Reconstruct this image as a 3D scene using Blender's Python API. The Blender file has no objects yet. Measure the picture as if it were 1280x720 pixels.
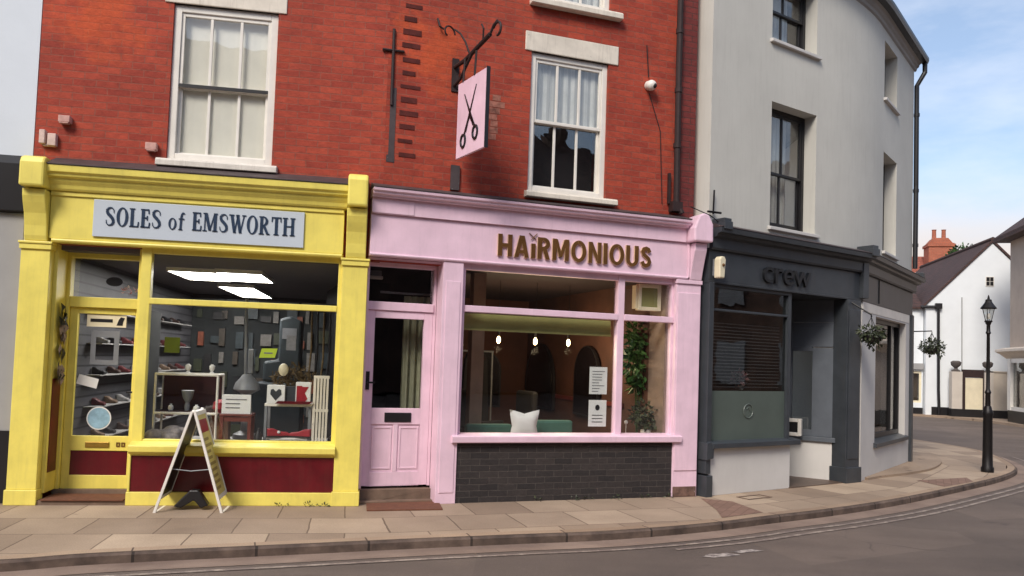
import bpy, bmesh, math, random
from mathutils import Vector, Matrix
R = math.radians
random.seed(7)
S = bpy.context.scene
C = S.collection

# ------------------------------------------------------------------ camera
cam = bpy.data.cameras.new('camera')
cam.sensor_width = 36.0
cam.lens = 27.675
cam.shift_y = 0.03504
cam.clip_start = 0.05
cam.clip_end = 3000
co = bpy.data.objects.new('camera', cam)
C.objects.link(co)
PITCH, ROLL = 0.045644, 0.034357
Rv, Uv, Fv = Vector((1, 0, 0)), Vector((0, -math.sin(PITCH), math.cos(PITCH))), Vector((0, math.cos(PITCH), math.sin(PITCH)))
cx = Rv * math.cos(ROLL) + Uv * math.sin(ROLL)
cy = Uv * math.cos(ROLL) - Rv * math.sin(ROLL)
M4 = Matrix((cx, cy, -Fv)).transposed().to_4x4()
M4.translation = (0, 0, 1.6)
co.matrix_world = M4
S.camera = co

# ------------------------------------------------------------------ sky, sun, exposure
SUN_EL, SUN_AZ = 42.0, 205.0        # degrees; azimuth of the sun clockwise from +Y
W = bpy.data.worlds.new('World')
S.world = W
W.use_nodes = True
nt = W.node_tree
nt.nodes.clear()
def wn(t, **k):
    n = nt.nodes.new(t)
    for a, b in k.items():
        setattr(n, a, b)
    return n
sky = wn('ShaderNodeTexSky', sky_type='NISHITA', sun_disc=False)
sky.sun_elevation = R(SUN_EL)
sky.sun_rotation = R(SUN_AZ)
sky.air_density = 1.0
sky.dust_density = 1.5
sky.ozone_density = 1.5
tc = wn('ShaderNodeTexCoord')
sep = wn('ShaderNodeSeparateXYZ')
nt.links.new(tc.outputs['Generated'], sep.inputs[0])
mp = wn('ShaderNodeMapping')
mp.inputs['Scale'].default_value = (2.2, 2.2, 6.5)
nt.links.new(tc.outputs['Generated'], mp.inputs[0])
no = wn('ShaderNodeTexNoise')
no.inputs['Scale'].default_value = 2.1
no.inputs['Detail'].default_value = 7
no.inputs['Roughness'].default_value = 0.55
nt.links.new(mp.outputs[0], no.inputs['Vector'])
cl = wn('ShaderNodeMapRange')           # cloud cover from the noise
cl.inputs['From Min'].default_value = 0.44
cl.inputs['From Max'].default_value = 0.72
nt.links.new(no.outputs['Fac'], cl.inputs['Value'])
hz = wn('ShaderNodeMapRange')           # a bank of cloud low over the roofs
hz.inputs['From Min'].default_value = 0.24
hz.inputs['From Max'].default_value = 0.13
nt.links.new(sep.outputs['Z'], hz.inputs['Value'])
hz2 = wn('ShaderNodeMath', operation='MULTIPLY_ADD')
nt.links.new(no.outputs['Fac'], hz2.inputs[0])
hz2.inputs[1].default_value = 1.1
hz2.inputs[2].default_value = -0.55
hz3 = wn('ShaderNodeMath', operation='ADD', use_clamp=True)
nt.links.new(hz.outputs[0], hz3.inputs[0]); nt.links.new(hz2.outputs[0], hz3.inputs[1])
hz4 = wn('ShaderNodeMath', operation='MULTIPLY', use_clamp=True)
nt.links.new(hz3.outputs[0], hz4.inputs[0]); nt.links.new(hz.outputs[0], hz4.inputs[1])
mx1 = wn('ShaderNodeMix', data_type='RGBA')
m05 = wn('ShaderNodeMath', operation='MULTIPLY')
nt.links.new(cl.outputs[0], m05.inputs[0]); m05.inputs[1].default_value = 0.42
nt.links.new(m05.outputs[0], mx1.inputs['Factor'])
mx0 = wn('ShaderNodeMix', data_type='RGBA')
mx0.inputs['Factor'].default_value = 0.2
nt.links.new(sky.outputs[0], mx0.inputs['A']); mx0.inputs['B'].default_value = (4.4, 5.0, 5.9, 1)
nt.links.new(mx0.outputs['Result'], mx1.inputs['A'])
mx1.inputs['B'].default_value = (6.0, 6.1, 6.5, 1)
mx2 = wn('ShaderNodeMix', data_type='RGBA')
nt.links.new(hz4.outputs[0], mx2.inputs['Factor'])
nt.links.new(mx1.outputs['Result'], mx2.inputs['A'])
mx2.inputs['B'].default_value = (5.0, 4.25, 3.8, 1)
bg = wn('ShaderNodeBackground')
bg.inputs['Strength'].default_value = 0.095
nt.links.new(mx2.outputs['Result'], bg.inputs['Color'])
wo = wn('ShaderNodeOutputWorld')
nt.links.new(bg.outputs[0], wo.inputs['Surface'])

sl = bpy.data.lights.new('sun', 'SUN')
sl.energy = 1.5
sl.angle = R(20)
sl.color = (1.0, 0.93, 0.84)
so = bpy.data.objects.new('sun', sl)
C.objects.link(so)
d = Vector((math.sin(R(SUN_AZ)) * math.cos(R(SUN_EL)), math.cos(R(SUN_AZ)) * math.cos(R(SUN_EL)), math.sin(R(SUN_EL))))
so.rotation_euler = d.to_track_quat('Z', 'Y').to_euler()
so.location = (0, 0, 30)

S.view_settings.view_transform = 'Standard'
S.view_settings.look = 'None'
S.view_settings.gamma = 1
S.view_settings.use_curve_mapping = False
S.view_settings.exposure = 1.0
S.cycles.max_bounces = 8
S.cycles.transparent_max_bounces = 16
S.cycles.sample_clamp_indirect = 6
S.cycles.use_denoising = True

# ------------------------------------------------------------------ mesh helper
class MB:
    def __init__(s):
        s.v, s.f, s.m, s.cur = [], [], [], 0
    def mat(s, i):
        s.cur = i
        return s
    def add(s, vs, fs):
        b = len(s.v)
        s.v += [tuple(p) for p in vs]
        for f in fs:
            s.f.append([b + i for i in f]); s.m.append(s.cur)
        return s
    def quad(s, a, b, c, d):
        return s.add([a, b, c, d], [(0, 1, 2, 3)])
    def poly(s, pts):
        return s.add(pts, [tuple(range(len(pts)))])
    def box(s, x0, x1, y0, y1, z0, z1):
        v = [(x, y, z) for z in (z0, z1) for y in (y0, y1) for x in (x0, x1)]
        return s.add(v, [(0, 2, 3, 1), (4, 5, 7, 6), (0, 1, 5, 4), (2, 6, 7, 3), (0, 4, 6, 2), (1, 3, 7, 5)])
    def prism(s, pts, ax, a, b):
        """2D outline pushed along an axis; pts are in the two other axes (x: y,z / y: x,z / z: x,y)."""
        def P(p, t):
            return (t, p[0], p[1]) if ax == 'x' else (p[0], t, p[1]) if ax == 'y' else (p[0], p[1], t)
        n = len(pts)
        v = [P(p, a) for p in pts] + [P(p, b) for p in pts]
        f = [tuple(range(n)), tuple(range(2 * n - 1, n - 1, -1))]
        f += [(i, (i + 1) % n, n + (i + 1) % n, n + i) for i in range(n)]
        return s.add(v, f)
    def tube(s, pts, r, n=8, caps=True):
        pts = [Vector(p) for p in pts]
        rs = r if isinstance(r, (list, tuple)) else [r] * len(pts)
        v, f = [], []
        up = None
        for i, p in enumerate(pts):
            t = (pts[min(i + 1, len(pts) - 1)] - pts[max(i - 1, 0)]).normalized()
            if up is None:
                up = t.orthogonal().normalized()
            up = (up - t * up.dot(t))
            up = up.normalized() if up.length > 1e-6 else t.orthogonal().normalized()
            w = t.cross(up)
            for k in range(n):
                a = 2 * math.pi * k / n
                v.append(p + (up * math.cos(a) + w * math.sin(a)) * rs[i])
        for i in range(len(pts) - 1):
            for k in range(n):
                f.append((i * n + k, i * n + (k + 1) % n, (i + 1) * n + (k + 1) % n, (i + 1) * n + k))
        if caps:
            f.append(tuple(range(n))[::-1]); f.append(tuple(range((len(pts) - 1) * n, len(pts) * n)))
        return s.add(v, f)
    def lathe(s, prof, c=(0, 0, 0), n=16):
        v, f = [], []
        for r, z in prof:
            for k in range(n):
                a = 2 * math.pi * k / n
                v.append((c[0] + r * math.cos(a), c[1] + r * math.sin(a), c[2] + z))
        for i in range(len(prof) - 1):
            for k in range(n):
                f.append((i * n + k, i * n + (k + 1) % n, (i + 1) * n + (k + 1) % n, (i + 1) * n + k))
        f.append(tuple(range(n))[::-1]); f.append(tuple(range((len(prof) - 1) * n, len(prof) * n)))
        return s.add(v, f)
    def ball(s, c, r, n=12, sq=(1, 1, 1)):
        pr = [(max(1e-4, math.sin(math.pi * i / 8)) * r, -math.cos(math.pi * i / 8) * r) for i in range(9)]
        b = len(s.v)
        s.lathe(pr, (0, 0, 0), n)
        for i in range(b, len(s.v)):
            p = s.v[i]
            s.v[i] = (c[0] + p[0] * sq[0], c[1] + p[1] * sq[1], c[2] + p[2] * sq[2])
        return s
    def wall(s, x0, x1, z0, z1, y0, y1, holes=(), step=None, fn=None):
        """A wall with rectangular openings, faces and reveals; fn(x, y, z) may bend it."""
        xs = {x0, x1}; zs = {z0, z1}
        for h in holes:
            xs |= {max(x0, h[0]), min(x1, h[1])}; zs |= {max(z0, h[2]), min(z1, h[3])}
        if step:
            k = int((x1 - x0) / step)
            xs |= {x0 + (x1 - x0) * i / k for i in range(k + 1)}
        xs, zs = sorted(xs), sorted(zs)
        fn = fn or (lambda x, y, z: (x, y, z))
        def solid(i, j):
            if i < 0 or j < 0 or i >= len(xs) - 1 or j >= len(zs) - 1:
                return False
            mx_, mz_ = (xs[i] + xs[i + 1]) / 2, (zs[j] + zs[j + 1]) / 2
            return not any(h[0] < mx_ < h[1] and h[2] < mz_ < h[3] for h in holes)
        for i in range(len(xs) - 1):
            for j in range(len(zs) - 1):
                if not solid(i, j):
                    continue
                a, b, c, e = xs[i], xs[i + 1], zs[j], zs[j + 1]
                s.quad(fn(a, y0, c), fn(b, y0, c), fn(b, y0, e), fn(a, y0, e))
                s.quad(fn(a, y1, c), fn(a, y1, e), fn(b, y1, e), fn(b, y1, c))
                if not solid(i - 1, j): s.quad(fn(a, y0, c), fn(a, y0, e), fn(a, y1, e), fn(a, y1, c))
                if not solid(i + 1, j): s.quad(fn(b, y0, c), fn(b, y1, c), fn(b, y1, e), fn(b, y0, e))
                if not solid(i, j - 1): s.quad(fn(a, y0, c), fn(a, y1, c), fn(b, y1, c), fn(b, y0, c))
                if not solid(i, j + 1): s.quad(fn(a, y0, e), fn(b, y0, e), fn(b, y1, e), fn(a, y1, e))
        return s
    def frame(s, x0, x1, z0, z1, w, y0, y1, top=None, bot=None):
        t, b = (w if top is None else top), (w if bot is None else bot)
        s.box(x0, x0 + w, y0, y1, z0, z1); s.box(x1 - w, x1, y0, y1, z0, z1)
        s.box(x0 + w, x1 - w, y0, y1, z0, z0 + b); s.box(x0 + w, x1 - w, y0, y1, z1 - t, z1)
        return s
    def build(s, name, mats, parent=None, bevel=0.0, smooth=False, keep=False):
        me = bpy.data.meshes.new(name)
        me.from_pydata(s.v, [], s.f)
        mats = mats if isinstance(mats, (list, tuple)) else [mats]
        for m in mats:
            me.materials.append(m)
        me.polygons.foreach_set('material_index', s.m)
        if not keep:
            bm = bmesh.new(); bm.from_mesh(me)
            bmesh.ops.remove_doubles(bm, verts=bm.verts, dist=1e-5)
            bmesh.ops.recalc_face_normals(bm, faces=bm.faces)
            bm.to_mesh(me); bm.free()
        if smooth:
            me.polygons.foreach_set('use_smooth', [True] * len(me.polygons))
        o = bpy.data.objects.new(name, me)
        C.objects.link(o)
        if parent:
            o.parent = parent
        if smooth:
            md = o.modifiers.new('edge', 'EDGE_SPLIT'); md.split_angle = R(40)
        if bevel:
            md = o.modifiers.new('bevel', 'BEVEL')
            md.width = bevel; md.segments = 2; md.limit_method = 'ANGLE'; md.angle_limit = R(40)
        return o

def tag(o, label=None, cat=None, group=None, kind=None):
    if label: o['label'] = label
    if cat: o['category'] = cat
    if group: o['group'] = group
    if kind: o['kind'] = kind
    return o

FR = {  # street frontages: base point and bearing; local x runs along the front, y into the building
    'Y': ((-4.922, 7.838), R(9.628)), 'P': ((-1.436, 8.430), R(19.454)),
    'G': ((2.573, 9.846), R(34.046)), 'G2': ((5.163, 11.596), R(51.865)),
    'W': ((17.0, 31.2), R(-11.5)), 'R': ((17.97, 28.36), R(255.55)), 'O': ((0, 0), 0.0)}
def wp(fr, u, v=0.0, z=0.0):
    (x, y), t = FR[fr]
    return Vector((x + u * math.cos(t) - v * math.sin(t), y + u * math.sin(t) + v * math.cos(t), z))
def thing(name, label, cat, fr, pos=(0, 0, 0), group=None, rz=0.0):
    o = bpy.data.objects.new(name, None)
    o.empty_display_size = 0.1
    C.objects.link(o)
    o.location = wp(fr, *pos)
    o.rotation_euler = (0, 0, FR[fr][1] + rz)
    return tag(o, label, cat, group)
def solo(name, mb, mats, label, cat, fr, pos=(0, 0, 0), group=None, rz=0.0, bevel=0.0, smooth=False):
    o = mb.build(name, mats, None, bevel, smooth)
    o.location = wp(fr, *pos)
    o.rotation_euler = (0, 0, FR[fr][1] + rz)
    return tag(o, label, cat, group)
def struct(name, mb, mats, **k):
    o = mb.build(name, mats, None, **k)
    o['kind'] = 'structure'
    return o
def dup(root, label, fr, pos, rz=0.0):
    c = root.copy(); C.objects.link(c)
    c.location = wp(fr, *pos); c.rotation_euler = (0, 0, FR[fr][1] + rz)
    c['label'] = label
    for ch in list(root.children):
        k = ch.copy(); C.objects.link(k); k.parent = c
        for g in list(ch.children):
            q = g.copy(); C.objects.link(q); q.parent = k
    return c

# ------------------------------------------------------------------ materials
def lin(c):
    c = c / 255.0
    return c / 12.92 if c <= 0.04045 else ((c + 0.055) / 1.055) ** 2.4
def srgb(r, g, b, k=1.0):
    return (lin(r) * k, lin(g) * k, lin(b) * k, 1)
def nodes(name):
    m = bpy.data.materials.new(name)
    m.use_nodes = True
    t = m.node_tree
    b = t.nodes['Principled BSDF']
    return m, t, b
def N(t, ty, **k):
    n = t.nodes.new(ty)
    for a, v in k.items():
        setattr(n, a, v)
    return n
def noise(t, vec, scale, detail=4, rough=0.6):
    n = N(t, 'ShaderNodeTexNoise')
    n.inputs['Scale'].default_value = scale; n.inputs['Detail'].default_value = detail; n.inputs['Roughness'].default_value = rough
    if vec is not None:
        t.links.new(vec, n.inputs['Vector'])
    return n.outputs['Fac']
def ramp(t, fac, a, b, c0=(0, 0, 0, 1), c1=(1, 1, 1, 1)):
    n = N(t, 'ShaderNodeValToRGB')
    n.color_ramp.elements[0].position = a; n.color_ramp.elements[1].position = b
    n.color_ramp.elements[0].color = c0; n.color_ramp.elements[1].color = c1
    t.links.new(fac, n.inputs[0])
    return n.outputs['Color']
def mix(t, fac, a, b, mode='MIX'):
    n = N(t, 'ShaderNodeMix', data_type='RGBA', blend_type=mode)
    for sock, v in (('Factor', fac), ('A', a), ('B', b)):
        if hasattr(v, 'links'):
            t.links.new(v, n.inputs[sock])
        else:
            n.inputs[sock].default_value = v
    return n.outputs['Result']
def bump(t, b, h, strength=0.2, dist=0.01):
    n = N(t, 'ShaderNodeBump')
    n.inputs['Strength'].default_value = strength; n.inputs['Distance'].default_value = dist
    t.links.new(h, n.inputs['Height'])
    t.links.new(n.outputs[0], b.inputs['Normal'])
def objvec(t, kind='Object'):
    return N(t, 'ShaderNodeTexCoord').outputs[kind]
def paint(name, rgb, rough=0.45, var=0.12, scale=5.0, bmp=0.12, chips=None, k=1.0, metal=0.0, streak=0.0, chip_at=0.66):
    """Brushed or rolled paint: slow tone drift, fine surface noise, optional grime and chips."""
    m, t, b = nodes(name)
    v = objvec(t)
    col = srgb(*rgb, k)
    dark = tuple(c * (1 - var * 2.2) for c in col[:3]) + (1,)
    lite = tuple(min(1, c * (1 + var * 0.8)) for c in col[:3]) + (1,)
    c = mix(t, ramp(t, noise(t, v, scale, 5), 0.3, 0.72), dark, lite)
    if streak:
        mpn = N(t, 'ShaderNodeMapping'); mpn.inputs['Scale'].default_value = (9, 9, 0.7)
        t.links.new(v, mpn.inputs[0])
        sf = ramp(t, noise(t, mpn.outputs[0], 2.2, 5, 0.7), 0.5, 0.75)
        sm = N(t, 'ShaderNodeMath', operation='MULTIPLY'); t.links.new(sf, sm.inputs[0]); sm.inputs[1].default_value = streak
        c = mix(t, sm.outputs[0], c, srgb(95, 82, 66))
    if chips:
        f = ramp(t, noise(t, v, 23, 6, 0.7), chip_at, chip_at + .03)
        c = mix(t, f, c, srgb(*chips))
    t.links.new(c, b.inputs['Base Color'])
    b.inputs['Roughness'].default_value = rough
    b.inputs['Metallic'].default_value = metal
    if bmp:
        bump(t, b, noise(t, v, 60, 3), bmp, 0.004)
    return m
def bricks(name, c1, c2, mortar, bw=0.225, bh=0.075, ms=0.006, patch=None, contrast=1.0, soft=0.1):
    m, t, b = nodes(name)
    v = objvec(t)
    sp = N(t, 'ShaderNodeSeparateXYZ'); t.links.new(v, sp.inputs[0])
    ad = N(t, 'ShaderNodeMath', operation='ADD'); t.links.new(sp.outputs['X'], ad.inputs[0]); t.links.new(sp.outputs['Y'], ad.inputs[1])
    cb = N(t, 'ShaderNodeCombineXYZ'); t.links.new(ad.outputs[0], cb.inputs['X']); t.links.new(sp.outputs['Z'], cb.inputs['Y'])
    wob = N(t, 'ShaderNodeVectorMath', operation='MULTIPLY_ADD')
    wn_ = N(t, 'ShaderNodeTexNoise'); wn_.inputs['Scale'].default_value = 6; t.links.new(v, wn_.inputs['Vector'])
    t.links.new(wn_.outputs['Color'], wob.inputs[0]); wob.inputs[1].default_value = (0.022, 0.016, 0); t.links.new(cb.outputs[0], wob.inputs[2])
    br = N(t, 'ShaderNodeTexBrick')
    br.inputs['Scale'].default_value = 1; br.inputs['Brick Width'].default_value = bw; br.inputs['Row Height'].default_value = bh
    br.inputs['Mortar Size'].default_value = ms; br.inputs['Mortar Smooth'].default_value = soft
    br.inputs['Color1'].default_value = srgb(*c1); br.inputs['Color2'].default_value = srgb(*c2); br.inputs['Mortar'].default_value = srgb(*mortar)
    t.links.new(wob.outputs[0], br.inputs['Vector'])
    c = br.outputs['Color']
    mpn = N(t, 'ShaderNodeMapping'); mpn.inputs['Scale'].default_value = (1, 1, 2.0); t.links.new(v, mpn.inputs[0])
    if patch:
        c = mix(t, ramp(t, noise(t, mpn.outputs[0], 0.6, 3), 0.58, 0.74), c, mix(t, 0.5, c, srgb(*patch)))
        # one stretch of more orange brick high on the left
        ds = N(t, 'ShaderNodeVectorMath', operation='DISTANCE'); t.links.new(v, ds.inputs[0]); ds.inputs[1].default_value = (.55, .1, 5.0)
        nn = N(t, 'ShaderNodeMath', operation='MULTIPLY_ADD'); t.links.new(noise(t, v, 3, 5), nn.inputs[0]); nn.inputs[1].default_value = 1.1; t.links.new(ds.outputs['Value'], nn.inputs[2])
        c = mix(t, ramp(t, nn.outputs[0], 0.75, 1.5, (1, 1, 1, 1), (0, 0, 0, 1)), c, mix(t, 0.6, c, srgb(*patch)))
    fine = ramp(t, noise(t, mpn.outputs[0], 14, 6, 0.75), 0.3, 0.75, (0.68, 0.66, 0.66, 1), (1.22, 1.18, 1.18, 1))
    c = mix(t, contrast, c, fine, 'MULTIPLY')
    big = ramp(t, noise(t, v, 1.7, 4), 0.35, 0.7, (0.84, 0.83, 0.84, 1), (1.08, 1.06, 1.04, 1))
    c = mix(t, 0.8, c, big, 'MULTIPLY')
    spots = ramp(t, noise(t, mpn.outputs[0], 32, 3, 0.6), 0.71, 0.76)
    c = mix(t, mix(t, 0.3, (0, 0, 0, 1), spots), c, srgb(205, 150, 130))
    t.links.new(c, b.inputs['Base Color'])
    b.inputs['Roughness'].default_value = 0.85
    inv = N(t, 'ShaderNodeMath', operation='SUBTRACT'); inv.inputs[0].default_value = 1; t.links.new(br.outputs['Fac'], inv.inputs[1])
    hh = N(t, 'ShaderNodeMath', operation='MULTIPLY_ADD'); t.links.new(noise(t, v, 40, 4), hh.inputs[0]); hh.inputs[1].default_value = 0.6
    t.links.new(inv.outputs[0], hh.inputs[2])
    bump(t, b, hh.outputs[0], 0.55, 0.012)
    return m
def glass(name, tint=(0.93, 0.95, 0.94, 1), gloss=1.0, rough=0.01, wave=0.02, base=0.0):
    m, t, b = nodes(name)
    t.nodes.remove(b)
    out = t.nodes['Material Output']
    tr = N(t, 'ShaderNodeBsdfTransparent'); tr.inputs[0].default_value = tuple(x ** .5 for x in tint[:3]) + (1,)
    gl = N(t, 'ShaderNodeBsdfGlossy'); gl.inputs['Roughness'].default_value = rough
    gl.inputs['Color'].default_value = (1, 1, 1, 1)
    lw = N(t, 'ShaderNodeLayerWeight'); lw.inputs['Blend'].default_value = 0.5
    fr_ = N(t, 'ShaderNodeMath', operation='POWER'); t.links.new(lw.outputs['Facing'], fr_.inputs[0]); fr_.inputs[1].default_value = 5
    mu = N(t, 'ShaderNodeMath', operation='MULTIPLY_ADD', use_clamp=True); t.links.new(fr_.outputs[0], mu.inputs[0])
    mu.inputs[1].default_value = 0.9; mu.inputs[2].default_value = 0.03 * gloss + base
    ms = N(t, 'ShaderNodeMixShader')
    t.links.new(mu.outputs[0], ms.inputs[0]); t.links.new(tr.outputs[0], ms.inputs[1]); t.links.new(gl.outputs[0], ms.inputs[2])
    bp = N(t, 'ShaderNodeBump'); bp.inputs['Strength'].default_value = wave; bp.inputs['Distance'].default_value = 0.05
    t.links.new(noise(t, objvec(t), 2.2, 2), bp.inputs['Height'])
    t.links.new(bp.outputs[0], gl.inputs['Normal'])
    t.links.new(ms.outputs[0], out.inputs['Surface'])
    return m
def glow(name, rgb, power):
    m, t, b = nodes(name)
    b.inputs['Base Color'].default_value = srgb(*rgb)
    b.inputs['Emission Color'].default_value = srgb(*rgb)
    b.inputs['Emission Strength'].default_value = power
    return m
def leafmat(name, a, bcol):
    m, t, b = nodes(name)
    oi = N(t, 'ShaderNodeNewGeometry')
    c = mix(t, oi.outputs['Random Per Island'], srgb(*a), srgb(*bcol))
    t.links.new(c, b.inputs['Base Color'])
    b.inputs['Roughness'].default_value = 0.5
    return m
def slats(name, base, gap, pitch, rough=0.5, width=0.82, axis='Z'):
    """Grooved slat-wall or slatted blind: dark gaps every `pitch` metres."""
    m, t, b = nodes(name)
    v = objvec(t)
    sp = N(t, 'ShaderNodeSeparateXYZ'); t.links.new(v, sp.inputs[0])
    dv = N(t, 'ShaderNodeMath', operation='DIVIDE'); t.links.new(sp.outputs[axis], dv.inputs[0]); dv.inputs[1].default_value = pitch
    fr_ = N(t, 'ShaderNodeMath', operation='FRACT'); t.links.new(dv.outputs[0], fr_.inputs[0])
    gt = N(t, 'ShaderNodeMath', operation='GREATER_THAN'); t.links.new(fr_.outputs[0], gt.inputs[0]); gt.inputs[1].default_value = width
    c = mix(t, ramp(t, noise(t, v, 3, 4), 0.35, 0.7), srgb(*base), tuple(x * 0.75 for x in srgb(*base)[:3]) + (1,))
    c = mix(t, gt.outputs[0], c, srgb(*gap))
    t.links.new(c, b.inputs['Base Color'])
    b.inputs['Roughness'].default_value = rough
    return m

MT = {}
MT['brick'] = bricks('red_brick', (154, 57, 40), (180, 74, 50), (152, 80, 62), patch=(214, 92, 42), contrast=0.9)
MT['scar'] = paint('dark_mortar_pocket', (92, 36, 30), .95, .25, 9, .4)
MT['brick_side'] = bricks('plum_brick', (110, 42, 40), (128, 52, 46), (90, 50, 46))
MT['slate_brick'] = bricks('dark_glazed_brick', (42, 38, 38), (57, 51, 49), (74, 68, 64), bh=0.07, ms=0.004)
MT['far_brick'] = bricks('far_red_brick', (168, 94, 68), (184, 108, 80), (150, 116, 98))
MT['yellow'] = paint('yellow_gloss', (240, 222, 108), 0.42, 0.07, 3.5, 0.2, chips=(150, 126, 66), streak=0.12, chip_at=.72)
MT['maroon'] = paint('maroon_gloss', (98, 12, 24), 0.3, 0.16, 4, 0.12, chips=(140, 60, 70), streak=0.10, chip_at=.72)
MT['pink'] = paint('pink_gloss', (237, 203, 218), 0.42, 0.06, 3.0, 0.2, chips=(168, 136, 146), streak=0.10, chip_at=.72)
MT['white'] = paint('white_gloss', (232, 226, 216), 0.4, 0.05, 4, 0.1, streak=0.05)
MT['stone'] = paint('painted_stone', (226, 216, 200), 0.7, 0.08, 5, 0.3, chips=(120, 104, 92), streak=0.3)
MT['signgrey'] = paint('sign_board_grey', (194, 202, 210), 0.35, 0.03, 2, 0.03)
MT['navy'] = paint('navy_lettering', (40, 58, 82), 0.35, 0.1, 10, 0)
MT['bronze'] = paint('bronze_lettering', (122, 84, 44), 0.3, 0.12, 9, 0.05, metal=0.35)
MT['bronze_edge'] = paint('pale_letter_edge', (214, 184, 150), 0.5, 0.05, 9, 0)
MT['charcoal'] = paint('charcoal_gloss', (62, 66, 71), 0.38, 0.12, 3.5, 0.15, chips=(104, 106, 108), streak=0.14, chip_at=.72)
MT['crew'] = paint('black_lettering', (34, 35, 38), 0.3, 0.1, 9, 0)
MT['render'] = paint('grey_render', (202, 199, 190), 0.85, 0.05, 0.9, 0.3, streak=0.11)
MT['render2'] = paint('pale_grey_render', (206, 202, 197), 0.8, 0.05, 1.2, 0.3, streak=0.04)
MT['pale'] = paint('blue_shade_render', (214, 220, 226), 0.8, 0.03, 1.2, 0.2)  # white render with the blue of shade put into its colour
MT['midgrey'] = paint('mid_grey_render', (158, 156, 154), 0.8, 0.05, 2, 0.2)
MT['dark'] = paint('near_black_paint', (30, 28, 30), 0.4, 0.1, 4, 0.06)
MT['lead'] = paint('weathered_lead', (74, 62, 62), 0.6, 0.16, 5, 0.3, chips=(150, 138, 134))
MT['iron'] = paint('black_iron', (26, 22, 22), 0.45, 0.1, 10, 0.15, metal=0.3)
MT['rustiron'] = paint('dark_rusty_iron', (48, 28, 26), 0.7, 0.2, 14, 0.25)
MT['slate'] = bricks('roof_slate', (74, 70, 76), (88, 82, 86), (50, 48, 52), bw=0.3, bh=0.2, ms=0.006)
MT['tile'] = bricks('brown_roof_tile', (72, 54, 50), (86, 62, 56), (54, 42, 40), bw=0.2, bh=0.12, ms=0.01)
MT['redtile'] = bricks('red_roof_tile', (150, 84, 66), (168, 96, 76), (110, 66, 56), bw=0.2, bh=0.12, ms=0.01)
MT['glass'] = glass('shop_glass', gloss=1.9)
MT['glass_old'] = glass('old_sash_glass', gloss=1.7, wave=0.06, base=0.03)
MT['glass_dark'] = glass('dark_glass', tint=(0.5, 0.52, 0.5, 1), gloss=3.2, wave=0.04, base=0.03)
MT['curtain'] = paint('white_blind_cloth', (236, 230, 218), 0.9, 0.03, 4, 0.1)
MT['curtain2'] = slats('net_curtain', (214, 212, 206), (170, 168, 164), 0.09, 0.9, 0.6, 'X')
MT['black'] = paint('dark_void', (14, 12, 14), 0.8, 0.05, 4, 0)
MT['floorwood'] = paint('dark_wood_floor', (70, 52, 40), 0.5, 0.2, 6, 0.1)
MT['ceil'] = paint('shop_ceiling', (104, 100, 104), 0.9, 0.04, 2, 0)
MT['slatwall'] = slats('slat_wall', (84, 84, 88), (40, 40, 44), 0.115)
MT['backgrey'] = paint('dark_grey_wall', (40, 45, 47), 0.8, 0.2, 2, 0.1)
MT['salonwall'] = paint('terracotta_wall', (90, 52, 34), 0.8, 0.2, 1.2, 0.1)
MT['salonred'] = paint('rust_red_wall', (86, 52, 38), 0.8, 0.25, 1.2, 0.1)
MT['salonceil'] = paint('brown_ceiling', (40, 22, 22), 0.9, 0.1, 2, 0)
MT['farwhite'] = paint('far_white_render', (228, 231, 232), .8, .03, 1.2, .2)
MT['screen'] = paint('pale_charcoal_paint', (94, 99, 106), .4, .1, 3, .08)
MT['peel'] = paint('peeling_sill_paint', (224, 216, 204), .8, .1, 6, .4, chips=(96, 84, 76), streak=.3)
MT['tan'] = paint('tan_plaster', (146, 124, 108), 0.8, 0.1, 5, 0.2)
MT['mirror'] = paint('smoked_mirror', (20, 16, 18), 0.25, 0.1, 3, 0)
MT['olive'] = paint('olive_blind_cloth', (150, 148, 92), 0.9, 0.06, 5, 0.15)
MT['teal'] = paint('teal_velvet', (62, 104, 92), 0.9, 0.1, 6, 0.2)
MT['paper'] = paint('white_paper', (228, 226, 222), 0.8, 0.03, 8, 0)
MT['ink'] = paint('grey_ink', (120, 118, 118), 0.8, 0.1, 30, 0)
MT['cream'] = paint('cream_plastic', (232, 220, 188), 0.5, 0.04, 8, 0)
MT['red'] = paint('red_card', (158, 26, 40), 0.5, 0.1, 12, 0)
MT['brownbag'] = paint('brown_raffia', (112, 92, 60), 0.9, 0.25, 30, 0.4)
MT['greymetal'] = paint('grey_enamel', (126, 128, 132), 0.45, 0.08, 8, 0.1)
MT['lime'] = paint('lime_card', (186, 206, 52), 0.6, 0.05, 8, 0)
MT['bluesticker'] = paint('blue_sticker', (150, 186, 206), 0.4, 0.15, 14, 0)
MT['brass'] = paint('brass_plate', (176, 140, 62), 0.35, 0.12, 14, 0.05, metal=0.6)
MT['teak'] = paint('red_brown_wood', (112, 48, 36), 0.5, 0.15, 9, 0.1)
MT['panel_glow'] = glow('ceiling_light_panel', (255, 250, 246), 11.0)
MT['bulb'] = glow('warm_bulb', (255, 222, 164), 11.0)
MT['lantern'] = glass('lantern_glass', tint=(0.86, 0.88, 0.86, 1), gloss=1.5, base=0.12)
MT['leaf'] = leafmat('dark_leaf', (30, 52, 26), (72, 100, 48))
MT['leaf2'] = leafmat('bright_leaf', (38, 78, 34), (92, 132, 66))
MT['leaf3'] = leafmat('dusky_leaf', (38, 46, 30), (74, 80, 52))
MT['petal'] = leafmat('pink_petal', (196, 120, 130), (230, 214, 210))
MT['trunk'] = paint('bark', (84, 70, 56), 0.9, 0.2, 9, 0.5)
MT['mat'] = paint('coir_mat', (112, 70, 50), 0.95, 0.12, 20, 0.5)
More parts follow.
